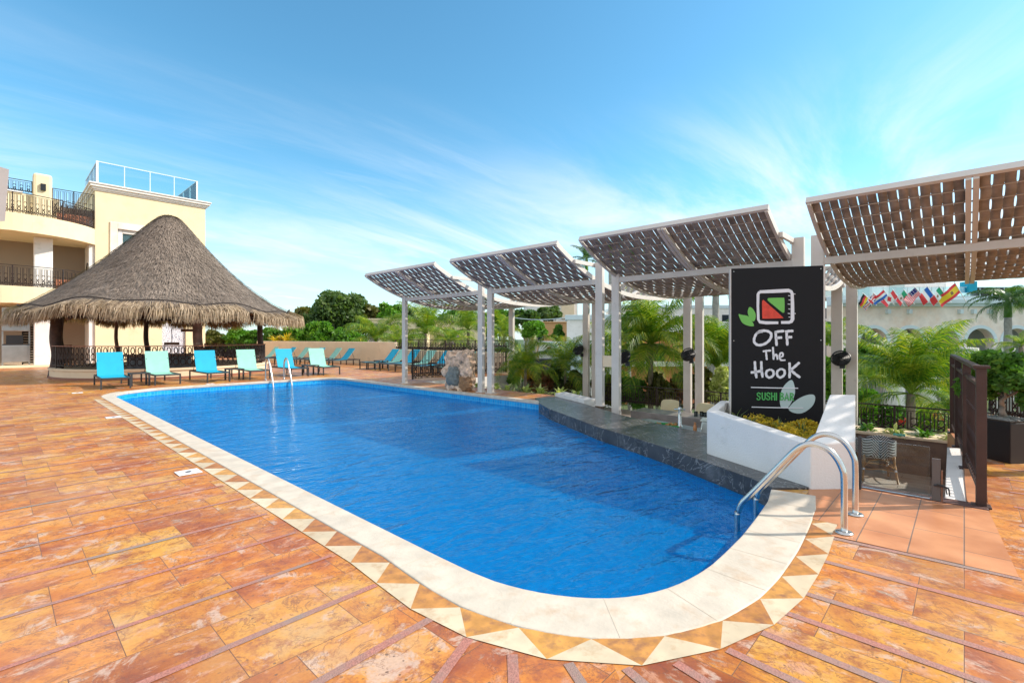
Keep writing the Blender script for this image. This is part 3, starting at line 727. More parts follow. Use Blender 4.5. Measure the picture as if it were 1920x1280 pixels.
def make_fronds(key, L, m, wid=.26, nl=34):
    res = []
    for j, (e0, dr) in enumerate(((R(82), R(68)), (R(62), R(92)), (R(36), R(105)), (R(2), R(88)))):
        o = frond_mesh('frond', L, e0, dr, hash(key) % 1000 + j if False else 11 * j + len(key), m, wid, nl); res.append(o)
    FR[key] = res; return res
make_fronds('coco', 2.4, L_palm, .27, 62)
make_fronds('dark', 2.4, L_palmd, .20, 40)
def palm(loc, zc_, L, nf, label, key='coco', seed=1, tr=.11, cat='palm tree', name='palm_tree', group=None, spread=(0, 1, 2, 3), wts=(3, 4, 4, 2), lean=(0, 0), crownshaft=False, nuts=False):
    rnd = random.Random(seed)
    o = empty(name, loc, rnd.uniform(0, 6), label, cat, group)
    z0 = 0; hgt = zc_ - loc[2]
    m = MB(); pts = []; rr = []
    for i in range(15):
        u = i / 14; pts.append((lean[0] * (u ** 1.6 - 1), lean[1] * (u ** 1.6 - 1), hgt * u)); rr.append(tr * (1.25 - .45 * u) * (1.06 if i % 2 else .97))
    m.tube(pts, rr, 9); m.build('trunk', barkg if crownshaft else bark, o, smooth=True)
    if crownshaft:
        m = MB(); m.tube([(0, 0, hgt - .1), (0, 0, hgt + .3 * L), (0, 0, hgt + .45 * L)], [tr * .9, tr * .75, tr * .4], 9); m.build('crownshaft', L_green, o, smooth=True)
        hgt += .35 * L
    s = L / 2.4; bag = [k for k, w_ in zip(spread, wts) for _ in range(w_)]
    for i in range(nf):
        k = bag[int(i * len(bag) / nf)] if nf >= len(bag) else rnd.choice(bag)
        c = FR[key][k].copy(); col.objects.link(c); c.parent = o; c.location = (0, 0, hgt)
        c.rotation_euler = (rnd.uniform(-.25, .25), rnd.uniform(-.15, .15), i * 2.39996 + rnd.uniform(-.3, .3)); q = s * rnd.uniform(.82, 1.1); c.scale = (q, q, q)
    if nuts:
        m = MB()
        for i in range(7):
            a = i * .9; m.lathe([(.005, -.1), (.07, -.07), (.09, 0), (.06, .08), (.005, .11)], (math.cos(a) * .2, math.sin(a) * .2, hgt - .15 - .05 * (i % 3)), 8)
        m.build('coconuts', mat('coconut', (.12, .07, .03), .6), o, smooth=True)
    return o

def shrub(loc, w, h, lm, label, n=1500, ls=.1, seed=1, name='shrub', cat='shrub', group=None, nb=9):
    return tree(loc, w, h, .02, lm, label, cat, name, n, ls, seed, group, bark, nb, True, .02 * w + .008)
def spiky(loc, L, n, lm, label, seed=1, w=.05, name='leafy_plant', cat='plant', group=None, e=(15, 85)):
    rng = random.Random(seed); o = empty(name, loc, 0, label, cat, group); m = MB()
    for i in range(n):
        a = rng.uniform(0, 6.28); el = R(rng.uniform(*e)); l = L * rng.uniform(.6, 1.1)
        d = Vector((math.cos(a), math.sin(a), 0)); sd = Vector((-d.y, d.x, 0)) * w / 2
        p0 = d * rng.uniform(0, .04); p1 = p0 + (d * math.cos(el) + Vector((0, 0, math.sin(el)))) * l * .55
        el2 = el - R(rng.uniform(30, 70)); p2 = p1 + (d * math.cos(el2) + Vector((0, 0, math.sin(el2)))) * l * .45
        m.add([p0 - sd * .5, p0 + sd * .5, p1 + sd, p1 - sd, p2], [(0, 1, 2, 3), (3, 2, 4)])
    m.build('leaves', lm, o); 
    s = MB(); s.tube([(0, 0, -.05), (0, 0, .05)], .015 + .1 * w, 6); s.build('stem', bark, o)
    return o

# planting in the white planter
rng = np.random.default_rng(3); rd = random.Random(5)
sp2 = [(5.72, 1.18), (6.5, 1.05), (7.5, 1.3), (7.18, 2.45), (6.36, 2.26)]
def inpoly(x, y, P_):
    c = False; j = len(P_) - 1
    for i in range(len(P_)):
        if ((P_[i][1] > y) != (P_[j][1] > y)) and (x < (P_[j][0] - P_[i][0]) * (y - P_[i][1]) / (P_[j][1] - P_[i][1]) + P_[i][0]): c = not c
        j = i
    return c
pts = []
while len(pts) < 9000:
    x, y = rd.uniform(5.7, 7.0), rd.uniform(1.05, 2.4)
    if not inpoly(x, y, sp2): continue
    if x > 7.62 - .45 * y * 1.0 and rd.random() < .5: continue
    hh = .38 + .07 * math.sin(x * 9) * math.cos(y * 11) + .035 * math.sin(x * 31 + y * 17)
    pts.append((x, y, hh + rd.uniform(-.06, .035)))
C = np.array(pts); V, F = leafquads(rng, C, np.tile([0, 0, 1.], (len(C), 1)), .026, 1.6, .8)
o = npmesh('sedum_groundcover', V, F, L_moss); tag(o, 'yellow green creeping sedum filling the white planter', 'ground cover', None, 'stuff')
o.location = (0, 0, .0)
GR = 'grass tufts in the white planter'
tufts = [(6.42, 2.12, .30, 'tall thin grass tuft at the left end of the white planter'), (6.30, 1.90, .24, 'bent grass tuft in front of the left half of the sign'),
         (6.38, 1.62, .26, 'grass tuft below the SUSHI BAR lettering'), (6.5, 1.40, .20, 'short grass tuft at the right end of the sign'), (6.12, 2.08, .2, 'low green grass tuft at the left front rim of the white planter')]
for i, (x, y, L, lb) in enumerate(tufts): spiky((x, y, .36), L, 26, L_grass, lb, 20 + i, .012, 'grass_tuft', 'grass', GR, (35, 88))

# ------------------------------------------------------------------ restaurant sign
P0 = Vector((6.86, 2.32, 0)); P1 = Vector((7.372, 1.34, 0)); ux = (P1 - P0).normalized(); W0 = (P1 - P0).length
nrm = Vector((ux.y, -ux.x, 0)); nrm = nrm if nrm.dot(-P0) > 0 else -nrm
ZT = 2.435
def sgn(zx, zy, off=.0):
    u = (zx - 103) / 613 * W0; dd = 6.6 + (6.3 - 6.6) * (zx - 103) / 613
    ytop = 80 - (zx - 103) / 613 * 18
    v = ZT - (zy - ytop) / 3.556 * dd / FPX
    return P0 + ux * u + Vector((0, 0, v)) + nrm * off
sg = empty('restaurant_sign', P0 * .5 + P1 * .5, 0, 'tall black OFF THE HOOK sushi bar sign standing in the white planter', 'sign')
def sb(mb, name, m, **k):
    o = mb.build(name, m, **k); o.parent = sg; o.matrix_parent_inverse = Matrix.Translation(-(P0 * .5 + P1 * .5)); return o
m = MB(); mid = (P0 + P1) / 2 - nrm * .06; rot = Matrix((ux, -nrm, Vector((0, 0, 1)))).transposed()
m.box(mid + Vector((0, 0, (ZT + .2) / 2)), (W0, .118, ZT - .2), rot); sb(m, 'panel', signm, bevel=.006)
m = MB(); m.box(P1 - nrm * .06 + ux * .012 + Vector((0, 0, (ZT + .2) / 2)), (.02, .125, ZT - .21), rot); m.box(P0 - nrm * .06 - ux * .008 + Vector((0, 0, (ZT + .2) / 2)), (.012, .122, ZT - .21), rot)
sb(m, 'edge_trim', taupe)
def plate(mb, pts, off=.002, th=.003):
    P_ = [sgn(x, y, off + th) for x, y in pts]; Q = [sgn(x, y, off) for x, y in pts]; n = len(pts)
    tr_ = tessellate_polygon([[Vector((x, y, 0)) for x, y in pts]])
    mb.add(P_ + Q, [tuple(t) for t in tr_] + [(i, (i + 1) % n, n + (i + 1) % n, n + i) for i in range(n)])
def cr(pts, sub=8, closed=False):
    res = []; n = len(pts)
    for i in range(n if closed else n - 1):
        g_ = lambda k: Vector(pts[k % n]) if closed else Vector(pts[max(0, min(n - 1, k))])
        p0, p1, p2, p3 = g_(i - 1), g_(i), g_(i + 1), g_(i + 2)
        for s in range(sub):
            t_ = s / sub; res.append(tuple(.5 * ((2 * p1) + (p2 - p0) * t_ + (2 * p0 - 5 * p1 + 4 * p2 - p3) * t_ * t_ + (3 * p1 - p0 - 3 * p2 + p3) * t_ ** 3)))
    if not closed: res.append(tuple(pts[-1]))
    return res
def stroke(mb, pts, w, closed=False, smooth=True, taper=.75, off=.002):
    P_ = cr(pts, 7, closed) if smooth and len(pts) > 2 else list(pts)
    n = len(P_); A_, B_ = [], []
    for i in range(n):
        a = Vector(P_[i - 1] if (closed or i > 0) else P_[0]); b = Vector(P_[(i + 1) % n] if (closed or i < n - 1) else P_[-1])
        d = (b - a); d = d.normalized() if d.length else Vector((1, 0)); nn_ = Vector((-d.y, d.x)); ww = w / 2
        if not closed:
            e = min(i, n - 1 - i) / max(1, n * .15); ww *= taper + (1 - taper) * min(1, e)
        ww *= 1 + .10 * math.sin(i * 1.3)
        A_.append(Vector(P_[i]) + nn_ * ww); B_.append(Vector(P_[i]) - nn_ * ww)
    vs = [sgn(q.x, q.y, off + .004) for q in A_] + [sgn(q.x, q.y, off + .004) for q in B_] + [sgn(q.x, q.y, off) for q in A_] + [sgn(q.x, q.y, off) for q in B_]
    fs = []; mrange_ = n if closed else n - 1
    for i in range(mrange_):
        j = (i + 1) % n; fs += [(i, j, n + j, n + i), (i, 2 * n + i, 2 * n + j, j), (n + i, n + j, 3 * n + j, 3 * n + i)]
    mb.add(vs, fs)
m = MB()
O = 17
# OFF
stroke(m, [(318, 500), (282, 508), (262, 540), (262, 572), (290, 590), (335, 580), (368, 550), (374, 515), (345, 496), (300, 497), (275, 512)], O)
stroke(m, [(404, 500), (408, 550), (411, 596)], O); stroke(m, [(398, 506), (425, 500), (462, 497)], O); stroke(m, [(406, 544), (430, 541), (448, 540)], O)
stroke(m, [(476, 502), (480, 550), (482, 594)], O); stroke(m, [(466, 502), (495, 498), (522, 497)], O); stroke(m, [(480, 540), (500, 538), (514, 538)], O)
# The
stroke(m, [(340, 632), (343, 665), (346, 690)], 13); stroke(m, [(318, 632), (345, 628), (375, 626)], 13)
stroke(m, [(386, 602), (389, 650), (391, 688)], 13); stroke(m, [(391, 672), (402, 655), (412, 658), (417, 688)], 13)
stroke(m, [(432, 674), (452, 662), (450, 644), (436, 646), (430, 668), (440, 690), (470, 690)], 12)
# HooK
stroke(m, [(264, 696), (268, 755), (276, 810)], O); stroke(m, [(308, 696), (310, 750), (317, 806)], O); stroke(m, [(236, 772), (270, 768), (318, 760)], O)
stroke(m, [(368, 752), (345, 764), (342, 790), (362, 806), (388, 792), (388, 764), (368, 752)], O - 1)
stroke(m, [(440, 748), (416, 766), (416, 792), (436, 806), (462, 788), (462, 760), (440, 748)], O - 1)
stroke(m, [(496, 706), (498, 760), (496, 812)], O); stroke(m, [(562, 706), (530, 735), (502, 758)], O); stroke(m, [(502, 755), (530, 780), (566, 808)], O)
sb(m, 'lettering', paintw)
m = MB()
stroke(m, [(296, 236), (400, 232), (490, 228), (508, 236), (514, 250), (516, 330), (516, 420), (508, 434), (494, 440), (440, 440)], 22, taper=.9, smooth=False, off=.002)
stroke(m, [(422, 442), (340, 442), (298, 436), (288, 420), (285, 330), (286, 252), (296, 236)], 19, taper=.9, smooth=False, off=.0035)
for (x, y, l) in ((492, 262, 10), (494, 290, 9), (490, 318, 12), (493, 350, 9), (490, 380, 11), (494, 404, 8), (528, 250, 6), (529, 380, 8)): stroke(m, [(x - l / 2, y), (x + l, y + 2)], 6, smooth=False, off=.004)
sb(m, 'logo_frame', paintw)
m = MB()
plate(m, cr([(322, 292), (330, 296), (445, 398), (452, 410), (442, 412), (326, 414), (316, 406), (314, 350), (314, 300)], 4, True)); sb(m, 'logo_triangle', paintr)
for _o in range(1): pass
m = MB()
plate(m, cr([(352, 282), (366, 277), (448, 276), (462, 284), (463, 365), (456, 375), (444, 370), (398, 332), (355, 296)], 4, True)); sb(m, 'green_triangle', paintg); m = MB()
plate(m, cr([(153, 384), (175, 388), (220, 398), (246, 432), (258, 462), (225, 462), (185, 446), (165, 418)], 4, True)); sb(m, 'logo_leaf', paintg); m = MB()
plate(m, cr([(230, 336), (252, 350), (270, 385), (266, 420), (252, 432), (230, 410), (217, 380), (218, 355)], 4, True)); sb(m, 'logo_leaf', paintg)
m = MB()
plate(m, cr([(512, 824), (528, 860), (532, 910), (515, 960), (484, 1006), (445, 1008), (432, 960), (445, 890), (478, 842)], 4, True), off=.001); sb(m, 'pale_leaf', paintpale); m = MB()
plate(m, cr([(655, 924), (663, 950), (650, 990), (615, 1025), (570, 1046), (520, 1040), (490, 1015), (520, 975), (570, 940), (620, 922)], 4, True), off=.001); sb(m, 'pale_leaf', paintpale)
m = MB(); stroke(m, [(237, 870), (395, 875), (552, 878)], 6, smooth=False, taper=1, off=.006); stroke(m, [(242, 1001), (400, 1006), (585, 1010)], 6, smooth=False, taper=1, off=.006); sb(m, 'rule_line', paintw)
def letters(mb, off):
    k = dict(smooth=False, taper=1, off=off); w = 8
    def S(x): stroke(mb, [(x + 24, 920), (x + 22, 911), (x + 13, 907), (x + 4, 911), (x + 3, 920), (x + 8, 927), (x + 19, 933), (x + 23, 941), (x + 20, 950), (x + 12, 954), (x + 4, 950), (x + 1, 941)], w, **k)
    S(277); stroke(mb, [(314, 904), (314, 942), (318, 951), (324, 954), (330, 951), (334, 942), (334, 905)], w, **k); S(342)
    stroke(mb, [(377, 905), (377, 957)], w, **k); stroke(mb, [(397, 906), (397, 958)], w, **k); stroke(mb, [(377, 930), (397, 931)], w, **k); stroke(mb, [(409, 906), (409, 958)], w, **k)
    stroke(mb, [(436, 906), (436, 958)], w, **k); stroke(mb, [(436, 910), (449, 911), (455, 918), (449, 928), (436, 930)], w, **k); stroke(mb, [(436, 931), (451, 933), (457, 943), (451, 953), (436, 954)], w, **k)
    stroke(mb, [(465, 959), (478, 908), (491, 960)], w, **k); stroke(mb, [(470, 942), (486, 943)], w - 1, **k)
    stroke(mb, [(502, 908), (502, 960)], w, **k); stroke(mb, [(502, 912), (515, 913), (521, 921), (515, 932), (502, 933)], w, **k); stroke(mb, [(509, 933), (522, 960)], w, **k)
for zx_, zy_ in ((120, 100), (700, 84), (120, 560), (700, 560)):
    c_ = sgn(zx_, zy_, .0); m = MB(); m.tube([c_, c_ + nrm * .004], .007, 10); sb(m, 'fixing_screw', dsteel)
m = MB(); letters(m, .0065); sb(m, 'sushi_bar_text', paintsg)

# ------------------------------------------------------------------ pool ladders
lad = empty('pool_ladder', (4.69, .67, 0), 0, 'big stainless pool ladder arching over the near coping', 'pool ladder')
def ladder_rail(x, zt, wy=0.0):
    m = MB()
    pr_ = [(.67, .0), (.67, .40), (.685, .50), (.73, .585), (.79, .635), (.87, .655), (.94, .635), (1.0, .585), (1.10, .46), (1.25, .265), (1.36, .125), (1.41, .06), (1.44, -.02), (1.45, -.12), (1.45, -1.0)]
    P_ = cr([(y - .67, z) for y, z in pr_], 5); m.tube([(x - 4.69, q[0], q[1]) for q in P_], .0235, 16); return m
for x in (4.43, 4.95):
    rl = ladder_rail(x, .65).build('handrail', steel, lad, smooth=True)
    m = MB(); m.lathe([(.062, 0), (.062, .008), (.05, .016), (.03, .02), (.027, .02)], (x - 4.69, 0, .006), 24); m.build('base_flange', steel, rl, smooth=True)
for k in range(3):
    m = MB(); m.b2(-.28, .28, .70, .80, -.34 - .27 * k, -.31 - .27 * k); m.build('tread', black, lad, bevel=.005)
lad2 = empty('pool_ladder', (6.73, 17.75, 0), 0, 'slim stainless pool ladder at the far side between loungers', 'pool ladder')
for x in (-.31, .31):
    m = MB(); pr_ = [(0, 0), (0, .45), (-.04, .62), (-.14, .74), (-.25, .74), (-.34, .62), (-.5, .3), (-.66, -.1), (-.70, -.3), (-.70, -1.0)]
    m.tube([(x, q[0], q[1]) for q in cr(pr_, 5)], .027, 12); rl = m.build('handrail', steel, lad2, smooth=True)
    m = MB(); m.lathe([(.06, 0), (.06, .01), (.03, .02)], (x, 0, .006), 16); m.build('base_flange', steel, rl)
for k in range(3):
    m = MB(); m.b2(-.29, .29, -.72, -.62, -.34 - .27 * k, -.31 - .27 * k); m.build('tread', black, lad2)

# ------------------------------------------------------------------ brown stair fence near the camera
fa, fb = Vector((5.98, -.11, 0)), Vector((10.22, .13, 0)); fd = (fb - fa).normalized(); fL = (fb - fa).length
fe = empty('stair_fence', fa, math.atan2(fd.y, fd.x), 'dark brown metal fence running away along the near stairs', 'fence')
m = MB(); m.b2(-.02, fL + .03, -.03, .03, 1.195, 1.235); m.build('top_rail', ironb, fe, bevel=.004)
m = MB(); m.b2(.04, fL, -.022, .022, 1.055, 1.085); m.build('mid_rail', ironb, fe)
m = MB(); m.b2(.04, fL, -.02, .02, .12, .15); m.build('bottom_rail', ironb, fe)
for x in (0, 1.6, 3.0, fL):
    m = MB(); m.b2(x - .035, x + .035, -.035, .035, 0.012, 1.245 if x == 0 else 1.2)
    if x == 0: m.b2(-.055, .055, -.055, .055, 1.225, 1.25)
    m.b2(x - .065, x + .065, -.065, .065, .0, .014); m.build('post', ironb, fe, bevel=.003)
m = MB(); m.tube([(0, 0, .15), (0, 0, 1.06)], .0085, 5)
m.tube([(-.05, 0, .32), (0, 0, .40), (.05, 0, .48), (0, 0, .56), (-.05, 0, .48), (0, 0, .40), (.05, 0, .32), (0, 0, .24)], .007, 4, closed=True)
m.lathe([(.002, .16), (.022, .19), (.002, .22)], (0, 0, 0), 6); m.lathe([(.002, .18), (.02, .20), (.002, .22)], (0, 0, .6), 6)
b0 = m.build('baluster', ironb, fe); b0.location = (.12, 0, 0)
x = .24
while x < fL - .05:
    if min(abs(x - q) for q in (0, 1.6, 3.0)) > .06: inst(b0, fe, (x, 0, 0))
    x += .12
m = MB()
for q in ((.06, .95), (.2, .9), (.12, .82), (.3, .78), (.1, .72)):
    x0 = 1.62 + q[0]; m.box((x0, -.03, q[1]), (.07, .006, .02), Matrix.Rotation(q[0] * 9, 3, 'Y')); m.box((x0 + .02, -.03, q[1] - .03), (.02, .006, .05))
# ------------------------------------------------------------------ wrought iron railing
def ornament(h):
    m = MB(); w = .24
    m.tube([(-.055, 0, 0.0), (-.055, 0, h)], .012, 5); m.tube([(.055, 0, 0), (.055, 0, h)], .012, 5)
    ar = [(-.055 + .055 * (1 - math.cos(math.pi * i / 8)), 0, h * .60 + .055 * math.sin(math.pi * i / 8)) for i in range(9)]
    m.tube(ar, .013, 4)
    for s in (-1, 1):
        m.tube(cr([(s * .055, h * .45, ), (s * .005, h * .36), (s * .05, h * .26), (s * .012, h * .17), (s * .085, h * .10), (s * .10, h * .16), (s * .075, h * .18)], 4) and
               [(q[0], 0, q[1]) for q in cr([(s * .055, h * .45), (s * .005, h * .36), (s * .05, h * .26), (s * .012, h * .17), (s * .085, h * .10), (s * .10, h * .16), (s * .075, h * .18)], 4)], .015, 4)
        m.lathe([(.002, -.022), (.022, 0), (.002, .022)], (s * .055, 0, h * .60), 6)
    m.lathe([(.004, 0), (.03, .03), (.012, .05), (.024, .07), (.004, .11)], (0, 0, 0), 6)
    m.tube([(-.12, 0, 0), (-.12, 0, h)], .012, 5)
    return m
def ringorn(h):
    m = MB()
    m.tube([(-.12, 0, 0), (-.12, 0, h)], .015, 4)
    for z, r1, r2 in ((h * .78, .055, h * .17), (h * .48, .07, h * .16), (h * .18, .085, h * .17)):
        m.tube([(math.cos(a) * r1, 0, z + math.sin(a) * r2) for a in [2 * math.pi * i / 10 for i in range(10)]], .017, 4, closed=True)
    m.tube([(0, 0, h * .3), (0, 0, h * .65)], .014, 5); m.lathe([(.002, -.03), (.035, 0), (.002, .03)], (0, 0, h * .33), 6)
    return m
def railing(root, path, z0, h, m_=iron, pitch=.24, orn=None, posts=2.2, topm=None, wtop=.045, rail_name='baluster', mid=True):
    P_ = [Vector((*q[:2], 0)) for q in path]; L = [0]
    for a, b in zip(P_[:-1], P_[1:]): L.append(L[-1] + (b - a).length)
    def pt(s):
        i = 0
        while i < len(L) - 2 and L[i + 1] < s: i += 1
        u = (s - L[i]) / (L[i + 1] - L[i]); d = (P_[i + 1] - P_[i]); return P_[i].lerp(P_[i + 1], u), math.atan2(d.y, d.x)
    def beam(z, w, hh, mm, nm):
        m = MB()
        for a, b in zip(P_[:-1], P_[1:]):
            d = (b - a).normalized() * w * .4; m.bar(a - d + Vector((0, 0, z)), b + d + Vector((0, 0, z)), w, hh)
        return m.build(nm, mm, root)
    beam(z0 + h, wtop, .03, topm or m_, 'top_rail')
    if mid: beam(z0 + h - .09, .018, .014, m_, 'upper_bar')
    beam(z0 + .10, .02, .018, m_, 'bottom_rail')
    n = max(1, round(L[-1] / posts))
    for i in range(n + 1):
        q, a = pt(L[-1] * i / n); m = MB(); m.box((q.x, q.y, z0 + h / 2), (.045, .045, h), a); m.build('post', m_, root)
    n = min(100, round(L[-1] / pitch)); base = (orn or ornament)(h - .12)
    b0 = None
    for i in range(n):
        q, a = pt(L[-1] * (i + .5) / n)
        if b0 is None: b0 = base.build(rail_name, m_, root); o = b0
        else: o = b0.copy(); col.objects.link(o); o.parent = root
        o.location = (q.x, q.y, z0 + .11 - (.10 if orn is None else 0)); o.rotation_euler = (0, 0, a)
    return root

# perimeter wall, its railing and others
pw = empty('perimeter_wall', (14.3, 20, 0), 0, 'long cream perimeter wall behind the loungers at the far right of the pool', 'wall')
m = MB(); q = lambda x, y: (x - 14.3, y - 20)
m.prism([q(14.15, 21.6), q(14.38, 21.6), q(14.38, 24.95), q(12.2, 34.6), q(11.95, 34.6), q(14.15, 24.9)], -.3, 1.24); m.build('wall_face', creamw, pw, bevel=.02)
m = MB(); m.prism([q(14.15, 13.4), q(14.38, 13.4), q(14.38, 21.6), q(14.15, 21.6)], -.3, .86); m.build('low_wall', creamw, pw, bevel=.02)
r1 = empty('wall_railing', (0, 0, 0), 0, 'black wrought iron railing on top of the low cream wall', 'railing'); railing(r1, [(14.27, 21.7), (14.27, 13.5)], .88, .47, iron, .2, None, 2.0)
r2 = empty('stair_railing', (0, 0, 0), 0, 'tall black wrought iron railing beside the rock above the back stairs', 'railing'); railing(r2, [(9.45, 13.36), (13.95, 13.36)], .10, 1.04, iron, .24, None, 2.2)
r3 = empty('terrace_railing', (0, 0, 0), 0, 'long low wrought iron railing along the edge of the sunken terrace', 'railing'); railing(r3, [(14.5, -2.8), (14.5, 13.2)], -.72, .60, iron, .235, None, 2.0)
r4 = empty('garden_railing', (0, 0, 0), 0, 'black wrought iron railing behind the dark planter box at the right edge', 'railing'); railing(r4, [(9.2, -3.0), (13.1, -.4), (14.4, -.4)], .0, .78, iron, .235, None, 1.6)

# glass gate at the top of the near stairs
gg = empty('glass_gate', (5.83, .5, 0), 0, 'low clear glass gate at the top of the near stairs', 'gate')
m = MB(); m.b2(-.005, .005, -.27, .235, .03, .50); m.build('glass_pane', glass, gg)
m = MB(); m.b2(-.02, .02, .24, .265, .0, .52); m.build('frame', charcoal, gg)
m = MB(); m.b2(-.012, .012, -.345, -.285, .02, .40); m.build('jamb', mat('grey_board', (.12, .10, .09), .6), gg, bevel=.004)
m = MB(); m.b2(-.014, .014, -.36, -.348, .02, .30); m.build('jamb_edge', wood, gg)
m = MB(); m.tube([(-.02, -.30, .16), (-.03, -.36, .17), (-.03, -.40, .15)], .008, 6)
m.tube([(-.03, -.38, .16), (-.03, -.385, .11), (-.035, -.39, .10)], .005, 5); m.tube([(-.03, -.40, .15), (-.03, -.405, .09)], .006, 5); m.box((-.028, -.345, .165), (.01, .05, .02)); m.build('latch', black, gg)

# wood faced planter box in the lower terrace
wp = empty('planter_box', (11.5, .9, -.95), 0, 'brown wood faced planter box behind the bistro chair', 'planter')
m = MB(); m.b2(-.3, .35, -.95, 1.8, 0, .62); m.build('box', mat('plank_facing', (.19, .12, .085), .6, var=.35, vscale=3, bump=.3, bscale=20), wp, bevel=.01)
m = MB(); m.b2(-.33, .38, -.98, 1.83, .622, .67); m.build('rim', creamw, wp, bevel=.01)
wb = MB(); wb.b2(11.1, 11.9, -.35, -.1, -.95, -.12); wb.build('end_wall', white, label='short white wall end between the wood planter box and the stairs', cat='wall', bevel=.01)
for i in range(6): spiky((11.35 + .1 * (i % 2), .1 + i * .42, -.30), .30, 34, L_bright if i % 2 else L_pale, ['bright green leafy plant at the stair end of the wood planter box', 'pale green plant next to the stair end of the wood planter box', 'bright green plant in the middle of the wood planter box', 'pale leafy plant in the middle of the wood planter box', 'bright green plant behind the bistro chair back', 'pale plant at the hidden end of the wood planter box'][i], 60 + i, .06, 'leafy_plant', 'plant', 'plants in the wood planter box', (5, 70))

# bistro chair
ch = empty('bistro_chair', (10.42, 1.12, -.95), R(200), 'rattan bistro chair with black and white chevron back behind the glass gate', 'chair')
chev = mat('chevron_weave', (.5, .5, .5), .6); t = chev.node_tree; p = t.nodes['Principled BSDF']
tcn = t.nodes.new('ShaderNodeTexCoord'); spx = t.nodes.new('ShaderNodeSeparateXYZ'); t.links.new(tcn.outputs['Object'], spx.inputs[0])
zig = M_('MULTIPLY', M_('ABSOLUTE', M_('SUBTRACT', M_('FRACT', M_('MULTIPLY', spx.outputs[1], 4.5, t), None, t), .5, t), None, t), .22, t)
st_ = M_('FRACT', M_('MULTIPLY', M_('ADD', spx.outputs[2], M_('ADD', zig, spx.outputs[0], t), t), 22, t), None, t)
k_ = M_('GREATER_THAN', st_, .5, t); mxn = t.nodes.new('ShaderNodeMixRGB'); t.links.new(k_, mxn.inputs[0]); mxn.inputs[1].default_value = (.02, .022, .03, 1); mxn.inputs[2].default_value = (.72, .72, .70, 1)
t.links.new(mxn.outputs[0], p.inputs['Base Color'])
# local: back towards +x side (faces camera), seat centre at origin
def curvedback(z0, z1, r=.25, th=.02, a0=-100, a1=100, n=20, dz=0.0):
    m = MB(); A = [R(a0 + (a1 - a0) * i / n) for i in range(n + 1)]; vs = []
    for a in A:
        zt = z1 - dz * abs(math.sin(a)) ** 2
        for rr, z in ((r, z0), (r, zt), (r + th, zt), (r + th, z0)): vs.append((rr * math.cos(a), rr * math.sin(a) * 1.05, z))
    fs = []
    for i in range(n):
        for k in range(4): fs.append((4 * i + k, 4 * i + (k + 1) % 4, 4 * i + 4 + (k + 1) % 4, 4 * i + 4 + k))
    fs += [(0, 1, 2, 3), (4 * n + 3, 4 * n + 2, 4 * n + 1, 4 * n)]
    m.add(vs, fs); return m
curvedback(.44, .80, dz=.12).build('backrest', chev, ch, bevel=.005)
m = MB(); m.lathe([(.001, .40), (.24, .40), (.25, .42), (.24, .45), (.001, .455)], (0, 0, 0), 20); m.build('seat', chev, ch)
for sx_, sy_ in ((.2, .2), (.2, -.2), (-.2, .2), (-.2, -.2)):
    m = MB(); hh = .80 if sx_ > 0 else .42
    m.tube([(sx_ * 1.25, sy_ * 1.25, 0), (sx_ * 1.02, sy_ * 1.05, .28), (sx_ * .98, sy_ * 1.05, .44)], .017, 8); lg = m.build('leg', rattan, ch, smooth=True)
    m = MB(); m.tube([(sx_ * 1.10, sy_ * 1.12, .19), (sx_ * 1.07, sy_ * 1.09, .225)], .021, 8); m.build('binding', paintw, lg)
m = MB()
for a, b in (((.22, .23), (.22, -.23)), ((-.22, .23), (-.22, -.23)), ((.22, .23), (-.22, .23)), ((.22, -.23), (-.22, -.23))):
    m.tube([(a[0], a[1], .2), ((a[0] + b[0]) / 2 * 1, (a[1] + b[1]) / 2, .22), (b[0], b[1], .2)], .010, 6)
    m.tube([(a[0], a[1], .23), ((a[0] * .8 + b[0] * .2), (a[1] * .8 + b[1] * .2), .35), ((a[0] + b[0]) / 2, (a[1] + b[1]) / 2, .39), ((a[0] * .2 + b[0] * .8), (a[1] * .2 + b[1] * .8), .35), (b[0], b[1], .23)], .010, 6)
m.build('stretcher', rattan, ch, smooth=True)
nk = MB(); rr_ = random.Random(3)
nkv = [(10.55 - .25 + .2 + .02 * i, .78 - .03 * j, -.15 + .012 * math.sin(i * 2 + j)) for i in range(7) for j in range(7)]
nk.add([(10.28 + .025 * i + .01 * math.sin(j), .72 + .03 * j, -.14 + .02 * math.sin(i * 1.7) * math.cos(j * 1.3)) for i in range(7) for j in range(6)], [(i * 6 + j, i * 6 + j + 1, (i + 1) * 6 + j + 1, (i + 1) * 6 + j) for i in range(6) for j in range(5)])
o = nk.build('napkin', mat('aqua_cloth', (.16, .50, .36), .8), label='crumpled aqua cloth lying on the bistro chair back', cat='cloth', smooth=True); s_ = o.modifiers.new('Solidify', 'SOLIDIFY'); s_.thickness = .01

